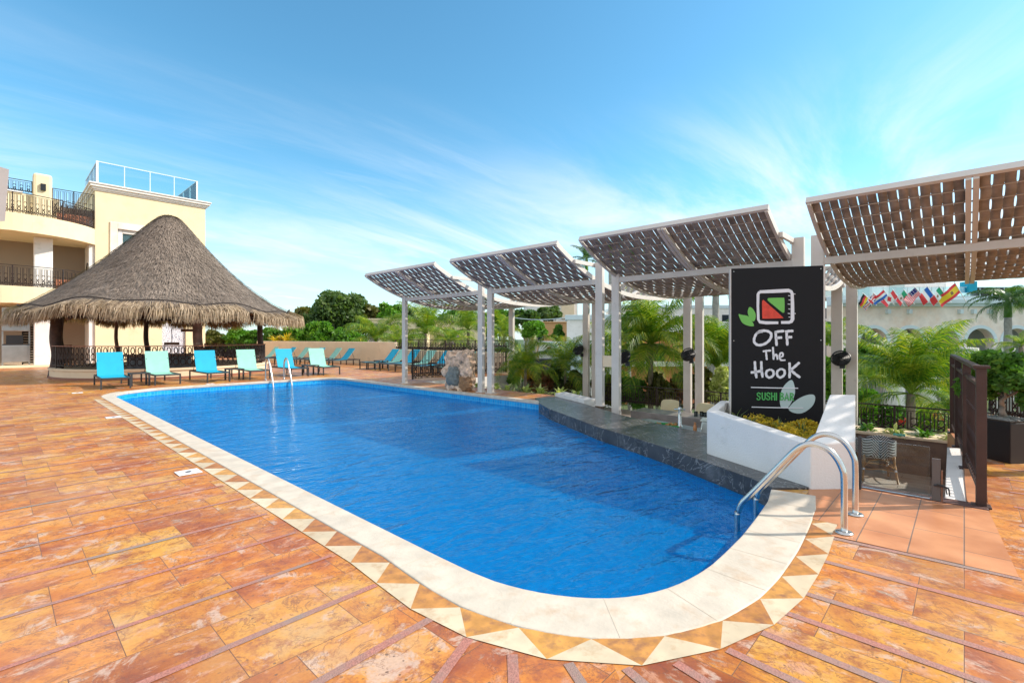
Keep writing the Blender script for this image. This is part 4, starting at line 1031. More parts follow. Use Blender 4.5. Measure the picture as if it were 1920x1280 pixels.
# cream chairs on the lower terrace
def cream_chair(x, y, rz, label, m_=yellow_plastic):
    o = empty('terrace_chair', (x, y, -.95), rz, label, 'chair', 'cream chairs at the back bar')
    m = MB(); P_ = cr([(-.22, .56), (-.225, .85), (-.19, .97), (-.1, 1.0), (.1, 1.0), (.19, .97), (.225, .85), (.22, .56)], 4)
    n = len(P_); m.add([(.22 + .06 * (1 - abs(x_) / .24), x_, z_) for x_, z_ in P_] + [(.24 + .06 * (1 - abs(x_) / .24), x_, z_) for x_, z_ in P_],
          [tuple(range(n)), tuple(range(2 * n - 1, n - 1, -1))] + [(i, (i + 1) % n, n + (i + 1) % n, n + i) for i in range(n)])
    m.build('backrest', m_, o)
    m = MB(); m.b2(-.24, .22, -.23, .23, .43, .46); m.build('seat', m_, o, bevel=.01)
    for sx_ in (-.2, .22):
        for sy_ in (-.2, .2): m = MB(); m.tube([(sx_ * 1.1, sy_ * 1.1, 0), (sx_, sy_, .44)] + ([(sx_ + .01, sy_, .6)] if sx_ > 0 else []), .014, 6); m.build('leg', m_, o)
    return o
cream_chair(10.45, 4.95, R(5), 'cream chair with rounded back just right of the double posts')
cream_chair(10.4, 4.15, R(-5), 'cream chair with rounded back, second from the double posts')
cream_chair(10.5, 2.85, R(8), 'cream chair half hidden by the white planter')
o = cream_chair(10.3, 3.35, R(0), 'pale grey slatted chair between the cream chairs', paintpale); o['group'] = 'cream chairs at the back bar'; del o['group']
mh = empty('menu_easel', (9.6, 3.15, -.08), R(40), 'small wooden folding easel on the back bar', 'easel')
m = MB(); m.bar((-.1, 0, 0), (0, 0, .34), .012, .012); m.bar((.14, 0, 0), (0, 0.01, .34), .012, .012); m.build('leg', wood, mh)
m = MB(); m.bar((-.05, 0, .15), (.07, 0, .15), .012, .012); m.build('crossbar', wood, mh)
gl_ = MB()
for k in range(5):
    gl_ = MB(); gl_.lathe([(.03, 0), (.032, .002), (.036, .10), (.034, .10), (.03, .006)], (9.55 + .06 * (k % 2), 3.55 + .09 * k, -.08), 12)
    gl_.build('drinking_glass', glass, label='clear drinking glass on the back bar, ' + ['nearest the easel', 'second from the easel', 'in the middle of the row', 'fourth from the easel', 'farthest from the easel'][k], cat='glass', group='glasses on the back bar', smooth=True)

# near right dark planter with bonsai tree
pq = at(1886, 800, 5.95)
bp_ = empty('planter_box', (pq.x, pq.y, 0), R(-40), 'black cube planter box by the brown fence', 'planter')
m = MB(); m.b2(-.21, .21, -.21, .21, .0, .48); m.build('box', mat('black_box', (.02, .013, .012), .45), bp_, bevel=.008)
m = MB(); m.b2(-.19, .19, -.19, .19, .481, .495); m.build('soil', soil, bp_)
m = MB(); rr_ = random.Random(8); m.b2(-.185, .185, -.185, .185, .4955, .4985)
for k in range(90):
    m.lathe([(.002, 0), (.025, .012), (.002, .028)], (rr_.uniform(-.18, .18), rr_.uniform(-.18, .18), .492), 6)
m.build('pebbles', mat('pebble', (.4, .38, .35), .8, var=.3, vscale=12), bp_)
bz = empty('bonsai_tree', (pq.x, pq.y, .48), 0, 'leafy green bonsai tree with twisted pale trunk in the black box', 'tree')
m = MB(); m.tube(cr([(-.06, .08, -.01), (.0, .02, .05), (-.09, .04, .11), (-.02, .03, .17), (-.08, .04, .24), (-.03, 0, .32), (.0, 0, .5)], 5), [.038 - .0007 * i for i in range(31)], 9)
for a in range(6): m.tube([(-.03, 0, .28), (.16 * math.cos(a), .16 * math.sin(a), .40), (.32 * math.cos(a), .32 * math.sin(a), .5)], [.014, .010, .004], 5)
m.build('trunk', mat('pale_bark', (.42, .36, .30), .8, var=.2, bump=.3), bz, smooth=True)
rng = np.random.default_rng(77)
P_, d_ = crown_pts(rng, [(.05, -.08, .52, .38, .38, .30)] + [(.05 + .36 * math.cos(a), -.08 + .36 * math.sin(a), .47 + .2 * math.sin(a * 3), .19, .19, .17) for a in np.arange(0, 6.2, .62)], 8000)
V, F = leafquads(rng, P_, d_, .046, 1.9, .65); npmesh('crown', V, F, L_green, bz)

# ------------------------------------------------------------------ rock fountain
rk = empty('rock_fountain', (9.0, 10.45, 0), R(35), 'rough coral rock fountain with carved grey face at the pool edge', 'fountain')
rockm = mat('coral_rock', (.70, .48, .34), .9, var=.45, vscale=9, bump=1.0, bscale=16, dirt=(.16, .14, .11), dscale=7, dlo=.56, dhi=.66)
def lumpy(c, s, seed, amp=.16, n=28, sq=4.0):
    rg = random.Random(seed); ph = [(rg.uniform(2, 6), rg.uniform(2, 6), rg.uniform(2, 6), rg.uniform(0, 6)) for _ in range(7)]
    m = MB(); vs = []; fs = []
    for i in range(n + 1):
        th = math.pi * i / n
        for j in range(n):
            fi = 2 * math.pi * j / n; d = Vector((math.sin(th) * math.cos(fi), math.sin(th) * math.sin(fi), math.cos(th)))
            k = (abs(d.x) ** sq + abs(d.y) ** sq + abs(d.z) ** sq) ** (-1 / sq)
            w_ = 1 + amp * sum(math.sin(d.x * a * 1.7 + p_) * math.sin(d.y * b * 1.6 + p_ * 2) * math.cos(d.z * c_ * 1.6) for a, b, c_, p_ in ph) / 2 + amp * .5 * sum(math.sin(d.x * a * 4.3 + p_ * 3) * math.sin(d.z * b * 4.1 + p_) * math.cos(d.y * c_ * 4.7) for a, b, c_, p_ in ph[:4]) / 2
            vs.append((c[0] + d.x * k * w_ * s[0], c[1] + d.y * k * w_ * s[1], c[2] + d.z * k * w_ * s[2]))
    for i in range(n):
        for j in range(n): fs.append((i * n + j, i * n + (j + 1) % n, (i + 1) * n + (j + 1) % n, (i + 1) * n + j))
    m.add(vs, fs); return m
lumpy((0, 0, .54), (.30, .37, .54), 4, .13, 56, 9.0).build('rock_body', rockm, rk, smooth=False)
lumpy((-.25, .12, .42), (.13, .19, .27), 9, .22, 24, 2.6).build('carved_face', mat('grey_carving', (.20, .21, .19), .85, var=.3, vscale=14, bump=1.0, bscale=30), rk, smooth=True)
lumpy((-.22, -.22, .2), (.14, .17, .2), 12, .2, 18).build('brown_stone', mat('brown_stone', (.33, .18, .09), .85, var=.3, bump=.6), rk)

# white ledge wall near the counter, planter ledge with light plants
lw = MB(); lw.prism([(9.6, 7.5), (10.0, 7.5), (9.35, 6.15), (8.98, 6.2)], -.95, .10); lw.build('ledge_wall', white, label='low white wall rising between the counter end and the posts', cat='wall', bevel=.01)
for i in range(9):
    spiky((10.35 + .12 * (i % 2), 7.4 + .62 * i, -.12), .36, 36, L_pale, ['variegated pale plant nearest the white ledge wall', 'second variegated plant from the white ledge wall', 'third variegated plant from the white ledge wall', 'variegated plant in the middle of the ledge row', 'fifth variegated plant from the white ledge wall', 'sixth variegated plant from the white ledge wall', 'seventh variegated plant from the white ledge wall', 'variegated plant beside the single rear post', 'variegated plant nearest the back stairs'][i], 80 + i, .09, 'leafy_plant', 'plant', 'pale variegated plants along the pool ledge', (20, 80))
lp = MB(); lp.b2(10.05, 10.9, 6.9, 9.8, -.95, -.14); lp.build('planting_bed', soil, kind='structure')

# ------------------------------------------------------------------ shade canopies
def prof(X): return 2.52 + .039 * abs(X - 11.4) ** 2.39
XS = np.linspace(7.75, 14.9, 1500); ZS = np.array([prof(x) for x in XS]); AL = np.concatenate([[0], np.cumsum(np.hypot(np.diff(XS), np.diff(ZS)))]); TOT = AL[-1]
def atarc(s):
    x = float(np.interp(s, AL, XS)); z = prof(x); e = .01; sl = (prof(x + e) - prof(x - e)) / (2 * e); l = math.hypot(1, sl)
    return x, z, (-sl / l, 1 / l), (1 / l, sl / l)
RP = .235
def canopy(Y0, Y1, label, seed, F0, F1, RY0, RY1, rl=None, bracket=True):
    o = empty('shade_canopy', (11.3, (Y0 + Y1) / 2, 0), 0, label, 'sun shade', 'curved woven sun shades in a row'); yo = (Y0 + Y1) / 2; xo = 11.3
    rg = random.Random(seed)
    def curvebar(ya, yb, h0, h1, name, m_):
        m = MB(); n = 40; vs = []; fs = []
        for i in range(n + 1):
            x, z, nn_, tt = atarc(TOT * i / n)
            for (yy, hh) in ((ya, h0), (yb, h0), (yb, h1), (ya, h1)): vs.append((x + nn_[0] * hh - xo, yy - yo, z + nn_[1] * hh))
        for i in range(n):
            for k in range(4): fs.append((4 * i + k, 4 * i + (k + 1) % 4, 4 * i + 4 + (k + 1) % 4, 4 * i + 4 + k))
        fs += [(3, 2, 1, 0), (4 * n, 4 * n + 1, 4 * n + 2, 4 * n + 3)]
        m.add(vs, fs); return m.build(name, m_, o)
    for ya in (Y0, Y1 - .05): curvebar(ya, ya + .045, -.05, .05, 'side_frame', taupe)
    ym = (Y0 + Y1) / 2
    curvebar(ym - .06, ym - .006, -.065, .05, 'middle_bar', taupe); curvebar(ym + .006, ym + .06, -.065, .05, 'middle_bar', taupe)
    for s in (0.0, TOT):
        x, z, nn_, tt = atarc(s); m = MB(); m.box((x - xo, 0, z + .02), (.05, Y1 - Y0 + .01, .09), Matrix.Rotation(-math.atan2(tt[1], tt[0]), 3, 'Y')); m.build('edge_beam', taupe, o)
    for half, (a, b) in enumerate(((Y0 + .05, ym - .06), (ym + .06, Y1 - .05))):
        ns = round((b - a) / .108); pt_ = (b - a) / ns; V = []; F = []
        nseg = 150
        for k in range(ns):
            y0 = a + pt_ * k + .0040; y1 = y0 + pt_ - .0080; bi = len(V); jit = rg.uniform(-.004, .004)
            for i in range(nseg + 1):
                s = .04 + (TOT - .08) * i / nseg; x, z, nn_, tt = atarc(s)
                w_ = .013 * math.sin(math.pi * s / RP + math.pi * k) + jit; sh = max(-.005, min(.005, .009 * math.sin(math.pi * s / RP + math.pi * k)))
                for hh in (w_, w_ + .006):
                    V.append((x + nn_[0] * hh - xo, y0 - yo + sh, z + nn_[1] * hh)); V.append((x + nn_[0] * hh - xo, y1 - yo + sh, z + nn_[1] * hh))
            for i in range(nseg):
                q = bi + 4 * i
                F += [(q, q + 1, q + 5, q + 4), (q + 2, q + 6, q + 7, q + 3), (q, q + 4, q + 6, q + 2), (q + 1, q + 3, q + 7, q + 5)]
        npmesh('woven_slats', V, F, slat, o)
    m = MB(); s = RP / 2
    s = RP
    while s < TOT - .1:
        x, z, nn_, tt = atarc(s); m.tube([(x - xo, Y0 + .04 - yo, z), (x - xo, Y1 - .04 - yo, z)], .010, 6); s += RP
    m.build('cross_rod', rodm, o)
    # beams carrying the sheet
    m = MB(); m.b2(9.01 - xo, 9.09 - xo, F0 - yo + .09, F1 - yo - .09, 2.66, 2.775); m.build('beam', taupe, o, bevel=.004)
    m = MB(); m.b2(13.76 - xo, 13.84 - xo, Y0 - yo - .02, Y1 - yo + .02, 2.68, 2.79); m.build('beam', taupe, o, bevel=.004)
    for (yy, zt, nm) in ((F1, 2.84 if rl is None else rl, 'post'), (F0, 3.14, 'post')):
        m = MB(); m.b2(9.0 - xo, 9.10 - xo, yy - .09 - yo, yy + .09 - yo, -1.0 if Y1 < 7 else .0, zt); ps = m.build(nm, taupe, o, bevel=.004)
        m = MB(); m.b2(8.96 - xo, 9.14 - xo, yy - .12 - yo, yy + .12 - yo, .0, .018) if Y1 > 7 else m.b2(8.96 - xo, 9.14 - xo, yy - .12 - yo, yy + .12 - yo, -.95, -.93)
        m.build('base_plate', taupe, ps)
    for yy in (RY1, RY0):
        m = MB(); m.b2(13.92 - xo, 14.04 - xo, yy - .11 - yo, yy + .11 - yo, -.95, 2.86); m.build('post', taupe, o, bevel=.004)
        m = MB(); m.b2(13.82 - xo, 13.94 - xo, yy - .04 - yo, yy + .04 - yo, 2.70, 2.78); m.build('bracket', taupe, o)
    if bracket:
        m = MB(); m.b2(9.02 - xo, 9.08 - xo, F0 - yo + .09, Y0 - yo + .02, 3.05, 3.13); m.b2(8.3 - xo, 9.08 - xo, Y0 - yo - .055, Y0 - yo - .005, 3.05, 3.13); m.build('bracket', taupe, o)
    return o
canopy(9.98, 13.4, 'farthest curved woven sun shade on grey beige posts, nearest the palapa', 1, 9.62, 13.22, 9.56, 13.1)
canopy(6.0, 9.35, 'second curved woven sun shade from the far end, behind the rock', 2, 5.83, 9.25, 5.97, 9.19)
canopy(2.1, 5.45, 'third curved woven sun shade, directly left of the black sign', 3, 2.0, 5.42, 2.26, 5.62)
canopy(-1.75, 1.61, 'nearest curved woven sun shade at the right edge, right of the black sign', 4, -1.7, 1.72, -1.5, 1.96, rl=3.14, bracket=False)
for y, z, lb in ((5.63, .98, 'cream steel plate joining the twin posts behind the marble counter'),):
    m = MB(); m.b2(9.02, 9.08, y - .125, y + .125, z - .12, z + .12); m.build('connector_plate', creamw, label=lb, cat='bracket')

# wall fans on the posts
def fan(px, py, d, lb, rz):
    c = at(px, py, d); o = empty('wall_fan', c, rz, lb, 'fan', 'black outdoor fans on the posts'); o.scale = (.86, .86, .86)
    T = Matrix.Rotation(R(62), 3, 'Y')
    m = MB(); 
    for k in range(5):
        r = .04 + .045 * k; m.tube([T @ Vector((r * math.cos(a), r * math.sin(a), .05 - .02 * (k / 4) ** 2)) for a in [2 * math.pi * i / 20 for i in range(20)]], .004, 4, closed=True)
    for k in range(18):
        a = 2 * math.pi * k / 18; m.tube([T @ Vector((.03 * math.cos(a), .03 * math.sin(a), .055)), T @ Vector((.22 * math.cos(a), .22 * math.sin(a), .025)), T @ Vector((.225 * math.cos(a), .225 * math.sin(a), -.06))], .0035, 4)
    m.tube([T @ Vector((.225 * math.cos(a), .225 * math.sin(a), -.02)) for a in [2 * math.pi * i / 24 for i in range(24)]], .014, 6, closed=True); m.build('guard', black, o)
    m = MB()
    for k in range(3):
        for j in range(6):
            a = 2 * math.pi * k / 3 + j * .16; b = a + .16
            m.add([T @ Vector((.03 * math.cos(a), .03 * math.sin(a), .0)), T @ Vector((.2 * math.cos(a), .2 * math.sin(a), .02 - j * .008)), T @ Vector((.2 * math.cos(b), .2 * math.sin(b), .02 - (j + 1) * .008)), T @ Vector((.03 * math.cos(b), .03 * math.sin(b), -.01))], [(0, 1, 2, 3)])
    bl = m.build('blades', black, o)
    m = MB(); vs = []; pr_ = [(.21, -.07), (.12, -.12), (.07, -.20), (.001, -.21)]
    mm = MB(); mm.lathe(pr_, (0, 0, 0), 16); mm.v = [tuple(T @ Vector(v)) for v in mm.v]; mm.build('motor', black, o, smooth=True)
    m = MB(); q = T @ Vector((0, 0, -.17)); m.tube([q, q + Vector((-.06, 0, -.06)), q + Vector((-.1, 0, -.14))], .02, 6); m.box(q + Vector((-.12, 0, -.15)), (.07, .12, .14)); m.build('bracket', black, o)
    return o
fan(1084, 655, 16.6, 'black fan on the rear posts near the white building', R(180))
fan(1168, 668, 12.5, 'black fan just right of the twin posts behind the counter', R(180))
fan(1290, 664, 13.3, 'black fan on the rear posts left of the black sign', R(180))
fan(1576, 671, 11.4, 'black fan on the posts right of the black sign', R(180))

# ------------------------------------------------------------------ loungers and side tables
def lounger(fabric, angle=70):
    o = empty('sun_lounger', (0, 0, 0))          # local: foot end at y=0, head at y=2.05, centred on x
    w = .33; m = MB()
    for s in (-1, 1):
        m.bar((s * w, 0, .31), (s * w, 2.05, .31), .03, .045)
    m.bar((-w, .015, .31), (w, .015, .31), .03, .045); m.bar((-w, 2.035, .31), (w, 2.035, .31), .03, .045); m.bar((-w, 1.3, .30), (w, 1.3, .30), .03, .03)
    m.build('frame', charcoal, o)
    for sx_ in (-w, w):
        for y in (.03, 2.02 if True else 1.6):
            m = MB(); m.b2(sx_ - .02, sx_ + .02, y - .02, y + .02, 0, .30); m.build('leg', charcoal, o)
    m = MB(); n = 14; vs = []; fs = []
    for i in range(n + 1):
        y = .03 + 1.27 * i / n; z = .335 - .035 * math.sin(math.pi * i / n)
        vs += [(-w + .015, y, z), (w - .015, y, z), (w - .015, y, z - .008), (-w + .015, y, z - .008)]
    for i in range(n):
        for k in range(4): fs.append((4 * i + k, 4 * i + (k + 1) % 4, 4 * i + 4 + (k + 1) % 4, 4 * i + 4 + k))
    fs += [(0, 1, 2, 3), (4 * n + 3, 4 * n + 2, 4 * n + 1, 4 * n)]
    m.add(vs, fs); m.build('seat', fabric, o)
    a = R(angle); L = .76; m = MB(); c, s_ = math.cos(a), math.sin(a)
    vs = []; fs = []
    for i in range(9):
        u = L * i / 8; dn = .015 * math.sin(math.pi * i / 8)
        for x, t_ in ((-w + .01, 0), (w - .01, 0), (w - .01, .014), (-w + .01, .014)): vs.append((x, 1.28 + u * c + (t_ + dn) * s_, .33 + u * s_ - (t_ + dn) * c))
    for i in range(8):
        for k in range(4): fs.append((4 * i + k, 4 * i + (k + 1) % 4, 4 * i + 4 + (k + 1) % 4, 4 * i + 4 + k))
    fs += [(0, 1, 2, 3), (35, 34, 33, 32)]
    m.add(vs, fs); bk = m.build('backrest', fabric, o)
    m = MB(); m.tube([(-w + .04, 1.28 + .5 * c, .33 + .5 * s_), (-w + .04, 1.75, .32)], .009, 5); m.tube([(w - .04, 1.28 + .5 * c, .33 + .5 * s_), (w - .04, 1.75, .32)], .009, 5); m.build('prop', charcoal, o)
    return o
LT, LM = lounger(turq, 68), lounger(mint, 68)
LT2, LM2 = lounger(turq, 50), lounger(mint, 50)
used = set()
def place(src, x, y, rz, label, group):
    o = src if src.name not in used else copy_tree(src)
    used.add(src.name); o.location = (x, y, 0); o.rotation_euler = (0, 0, rz); tag(o, label, 'sun lounger', group)
G1 = 'sun loungers along the far pool edge'
fr = [(2.38, 17.9, LT, 'turquoise lounger at the left end of the pool side row'), (3.72, 18.35, LM, 'mint green lounger second from the left end of the pool side row'),
      (5.08, 18.1, LT, 'turquoise lounger third from the left, in front of the palapa middle'), (6.42, 18.25, LM, 'mint green lounger just left of the slim pool ladder'),
      (7.92, 18.45, LT, 'turquoise lounger directly behind the slim pool ladder'), (9.16, 18.4, LM, 'mint green lounger at the right end of the pool side row')]
for x, y, s, lb in fr: place(s, x, y, R(random.uniform(-3, 3)), lb, G1)
G2 = 'sun loungers in front of the perimeter wall'
ws2 = [(13.95, 20.75, LT2, 'turquoise lounger against the low wall just left of the first white post'), (13.95, 20.0, LM2, 'mint lounger against the low wall behind the first white post'),
       (13.95, 18.95, LT2, 'turquoise lounger behind the left part of the stair railing'), (13.95, 17.75, LM2, 'mint lounger behind the middle of the stair railing'),
       (13.95, 16.55, LT2, 'turquoise lounger seen just above the rock'), (13.95, 15.1, LM2, 'mint lounger seen right of the tall twin posts'),
       (13.35, 23.9, LT2, 'turquoise lounger at the right end of the group by the tall cream wall'), (13.2, 25.05, LM2, 'mint lounger second from the right by the tall cream wall'),
       (12.95, 26.4, LT2, 'turquoise lounger third from the right by the tall cream wall'), (12.7, 27.75, LM2, 'mint lounger third from the left by the tall cream wall'),
       (12.45, 29.1, LT2, 'turquoise lounger second from the left by the tall cream wall'), (12.1, 30.7, LM2, 'mint lounger at the left end by the tall cream wall, behind the turquoise one')]
for x, y, s, lb in ws2: place(s, x - 2.1, y, R(-90 + random.uniform(-3, 3)), lb, G2)
def table():
    o = empty('side_table', (0, 0, 0)); m = MB(); m.b2(-.25, .25, -.25, .25, .37, .40); m.build('table_top', charcoal, o, bevel=.004)
    for a in (-.22, .22):
        for b in (-.22, .22): m = MB(); m.b2(a - .025, a + .025, b - .025, b + .025, 0, .37); m.build('leg', charcoal, o)
    return o
T0 = table(); tags = [(3.05, 18.75, 'small charcoal side table between the first two pool side loungers'), (5.74, 18.75, 'small charcoal side table between the third and fourth pool side loungers'), (8.54, 18.95, 'small charcoal side table between the last two pool side loungers'),
    (12.6, 20.37, 'small charcoal side table between the two loungers by the first white post'), (11.9, 24.5, 'small charcoal side table in the group by the tall cream wall, right one'), (11.3, 27.1, 'small charcoal side table in the group by the tall cream wall, left one'), (12.6, 16.0, 'small charcoal side table behind the rock by the low wall')]
for i, (x, y, lb) in enumerate(tags):
    o = T0 if i == 0 else copy_tree(T0); o.location = (x, y, 0); tag(o, lb, 'side table', 'charcoal side tables between loungers')
# lids in the paving
for i, (x, y, lb) in enumerate(((1.46, 6.28, 'white square skimmer lid in the paving beside the long pool edge'), (1.5, 11.6, 'white square lid in the paving farther along the left pool edge'), (1.5, 17.4, 'white square lid near the far left pool corner'), (4.7, 17.65, 'white square lid between the loungers and the far pool edge'))):
    o = empty('drain_cover', (x, y, .004), 0, lb, 'lid', 'white lids set in the paving'); m = MB(); m.b2(-.11, .11, -.11, .11, 0, .006); m.build('lid', paintw, o, bevel=.002); m = MB(); m.lathe([(.001, .006), (.03, .006), (.03, .008), (.001, .008)], (0, 0, 0), 12); m.build('finger_hole', black, o)
for (x, y, lb) in ((3.9, 17.2, 'dark skimmer opening in the tiled wall at the far pool edge'), ):
    m = MB(); m.b2(x - .28, x + .28, y + .18, y + .27, -.17, -.08); m.build('skimmer_opening', black, label=lb, cat='skimmer')

# ------------------------------------------------------------------ palapa
PX, PY = 5.02, 24.5
pa = empty('palapa', (PX, PY, 0), 0, 'round thatched palapa bar on dark trunk posts', 'palapa')
prf = [(.0, 6.60), (.22, 6.56), (.45, 6.40), (.8, 6.02), (1.3, 5.4), (1.9, 4.72), (2.6, 4.02), (3.3, 3.42), (4.0, 2.92), (4.6, 2.62), (4.95, 2.46)]
prf_s = cr(prf, 4)
def wob(a, r): return .10 * math.sin(a * 3 + 1) + .06 * math.sin(a * 7 + r) + .04 * math.sin(a * 13)
def roofpt(a, s):  # s 0..1 along the profile
    i = s * (len(prf_s) - 1); k = int(min(i, len(prf_s) - 2)); u = i - k
    r = prf_s[k][0] * (1 - u) + prf_s[k + 1][0] * u; z = prf_s[k][1] * (1 - u) + prf_s[k + 1][1] * u
    f = max(0, math.cos(a - math.atan2(.73, -.68)))
    r *= 1 + f * (.11 * math.sin(math.pi * s) - .125 * s ** 4)
    return r * (1 + .012 * math.sin(a * 5)), z + wob(a, r) * r / 5
m = MB(); NA = 72; NS = 40; vs = []; fs = []
for i in range(NS + 1):
    for j in range(NA):
        a = 2 * math.pi * j / NA; r, z = roofpt(a, i / NS); vs.append((r * math.cos(a), r * math.sin(a), z - .05))
for i in range(NS):
    for j in range(NA): fs.append((i * NA + j, i * NA + (j + 1) % NA, (i + 1) * NA + (j + 1) % NA, (i + 1) * NA + j))
m.add(vs, fs)
thatch_base = mat('thatch_base', (.17, .135, .11), .95, var=.4, vscale=8, bump=1, bscale=30)
m.build('roof_core', thatch_base, pa, smooth=True)
rng = np.random.default_rng(5); rd = random.Random(5)
V = []; F = []
def strand(a, s, L, w, lift, dropz=0, rnd=rd):
    r, z = roofpt(a, s); r2, z2 = roofpt(a, min(1, s + .02)); tx = Vector((r2 - r, 0, z2 - z)); tx = tx.normalized() if tx.length else Vector((.7, 0, -.7))
    ra = Vector((math.cos(a), math.sin(a), 0)); tg = Vector((-math.sin(a), math.cos(a), 0))
    d = (ra * tx.x + Vector((0, 0, tx.z)) + tg * rnd.uniform(-.28, .28)).normalized(); nr = ra * (-tx.z) + Vector((0, 0, tx.x)); nr.normalize()
    p0 = ra * r + Vector((0, 0, z)); d2 = (d + nr * lift).normalized(); sd = d.cross(nr).normalized() * w
    p1 = p0 + d2 * L * .6; p2 = p0 + d2 * L + Vector((0, 0, -dropz)) 
    b = len(V); V.extend([p0 - sd, p0 + sd, p1 + sd, p1 - sd, p2 + sd * .3, p2 - sd * .3]); F.extend([(b, b + 1, b + 2, b + 3), (b + 3, b + 2, b + 4, b + 5)])
for i in range(42000):
    s = rd.random() ** .62; strand(rd.uniform(0, 6.283), s * .985, rd.uniform(.10, .26), rd.uniform(.004, .010), rd.uniform(.02, .22))
npmesh('thatch', [tuple(v) for v in V], F, L_thatch, pa)
V, F = [], []
# hanging fringe, in clumps
for cl in range(300):
    ac = rd.uniform(0, 6.283); sway = rd.uniform(-.5, .2); 
    for k in range(44):
        a = ac + rd.gauss(0, .022); r, z = roofpt(a, rd.uniform(.90, 1.0)); ra = Vector((math.cos(a), math.sin(a), 0)); tg = Vector((-math.sin(a), math.cos(a), 0))
        p0 = ra * r + Vector((0, 0, z + rd.uniform(-.05, .06))); L = rd.uniform(.36, .64); w = rd.uniform(.006, .014)
        o1 = ra * (.22 + rd.uniform(0, .1)) + Vector((0, 0, -.12)) + tg * sway * .1; p1 = p0 + o1; p2 = p1 + (Vector((0, 0, -1)) + ra * rd.uniform(0, .28) + tg * (sway * .5 + rd.uniform(-.2, .2))) * L * .68
        sd = (tg + ra * rd.uniform(-.5, .5)).normalized() * w
        b = len(V); V.extend([p0 - sd, p0 + sd, p1 + sd, p1 - sd, p2 + sd * .25, p2 - sd * .25]); F.extend([(b, b + 1, b + 2, b + 3), (b + 3, b + 2, b + 4, b + 5)])
npmesh('thatch_fringe', [tuple(v) for v in V], F, L_fringe, pa)
# seam rope
m = MB(); m.tube([(lambda r, z, a: (r * math.cos(a) * 1.01, r * math.sin(a) * 1.01, z + .03 + .05 * abs(math.sin(a * 6)))) (*roofpt(a, .90), a) for a in [2 * math.pi * i / 120 for i in range(120)]], .022, 5, closed=True); m.build('tie_rope', mat('dark_rope', (.04, .03, .025), .9), pa)
# rafters and ring beam
m = MB()
for k in range(16):
    a = 2 * math.pi * k / 16; m.tube([(q[0] * .985 * math.cos(a), q[0] * .985 * math.sin(a), q[1] - .28 - .02 * q[0]) for q in prf[1:]], .05, 6)
m.build('rafters', woodd, pa)
m = MB(); m.tube([(3.35 * math.cos(2 * math.pi * i / 40), 3.35 * math.sin(2 * math.pi * i / 40), 2.35) for i in range(40)], .09, 8, closed=True); m.build('ring_beam', woodd, pa)
redwood = mat('red_trunk', (.22, .11, .08), .8, var=.4, vscale=4, bump=.5, bscale=15, dirt=(.45, .36, .27), dscale=5, dlo=.6, dhi=.7)
def onR(px, rad, near_=True):
    # direction of pixel column in world, hit circle
    t_ = (px - 960) / FPX; d = Vector((CA * t_ + SA, -SA * t_ + CA)); d.normalize(); o_ = Vector((PX, PY)); b = d.dot(o_); disc = b * b - (o_.length_squared - rad * rad)
    s = b - math.sqrt(max(0, disc)) if near_ else b + math.sqrt(max(0, disc)); q = d * s - o_; return (q.x, q.y)
for px, r, rad, nr, mm in ((107, .20, 3.3, True, woodd), (275, .10, 3.3, False, woodd), (372, .16, 3.3, True, redwood), (489, .12, 3.3, True, woodd), (219, .07, 3.3, False, wood)):
    x, y = onR(px, rad, nr); m = MB(); m.tube(cr([(x * 1.02, y * 1.02, .0), (x + .03, y - .02, .8), (x - .03, y, 1.5), (x * .99, y * .99, 2.5)], 4), [r * (1.05 - .01 * i) for i in range(13)], 10); m.build('trunk_post', mm, pa, smooth=True)
m = MB(); m.lathe([(3.66, 0), (3.68, .02), (3.68, .30), (3.72, .31), (3.72, .38), (3.5, .385), (3.5, .02)], (0, 0, 0), 64); m.build('base_wall', creamw, pa, smooth=False)
m = MB(); m.lathe([(3.70, .0), (3.70, .075), (3.64, .08)], (0, 0, .0), 64); m.build('skirting', mat('red_skirting', (.30, .13, .08), .7), pa)
# railing around
rr0 = empty('palapa_railing', (0, 0, 0)); rr0.parent = pa; del_ = rr0
import mathutils
angs = [R(195 + 330 * i / 48 - 90 + 60) for i in range(49)]
cpts = [(3.58 * math.cos(a), 3.58 * math.sin(a)) for a in [R(-215 + 270 * i / 54) for i in range(55)]]
railing(rr0, cpts, .38, .80, iron, .21, ringorn, 2.8, woodr, .07, mid=False)
# inside: bar counter and hanging baskets
bk = empty('bar_counter', (PX - .3, PY + .2, 0), 0, 'round wooden bar counter under the thatched palapa', 'bar counter')
m = MB(); m.lathe([(1.1, 0), (1.1, .72), (.95, .72), (.95, 0)], (0, 0, 0), 32); m.build('front', mat('bar_front', (.22, .22, .23), .6, var=.3), bk)
m = MB(); m.lathe([(.9, .725), (1.25, .725), (1.25, .78), (.9, .78)], (0, 0, 0), 32); m.build('countertop', woodr, bk)
for i, (px, py, d, lb) in enumerate(((352, 619, 19.5, 'brown wooden hanging lamp close to the reddish trunk post'), (322, 644, 19.0, 'brown wooden hanging lamp in front of the patterned screen'))):
    c = at(px, py, d); o = empty('hanging_lamp', c, R(-40 + 10 * i), lb, 'lamp', 'wooden lamps under the palapa')
    m = MB(); m.prism([(-.22, -.07), (.22, -.07), (.26, 0), (.22, .07), (-.22, .07), (-.26, 0)], -.05, .05); m.build('lamp_body', wood, o, bevel=.01)
    m = MB(); m.tube([(0, 0, .05), (0, 0, 2.6 - c.z if c.z < 2.5 else .5)], .012, 5); m.build('rod', black, o)

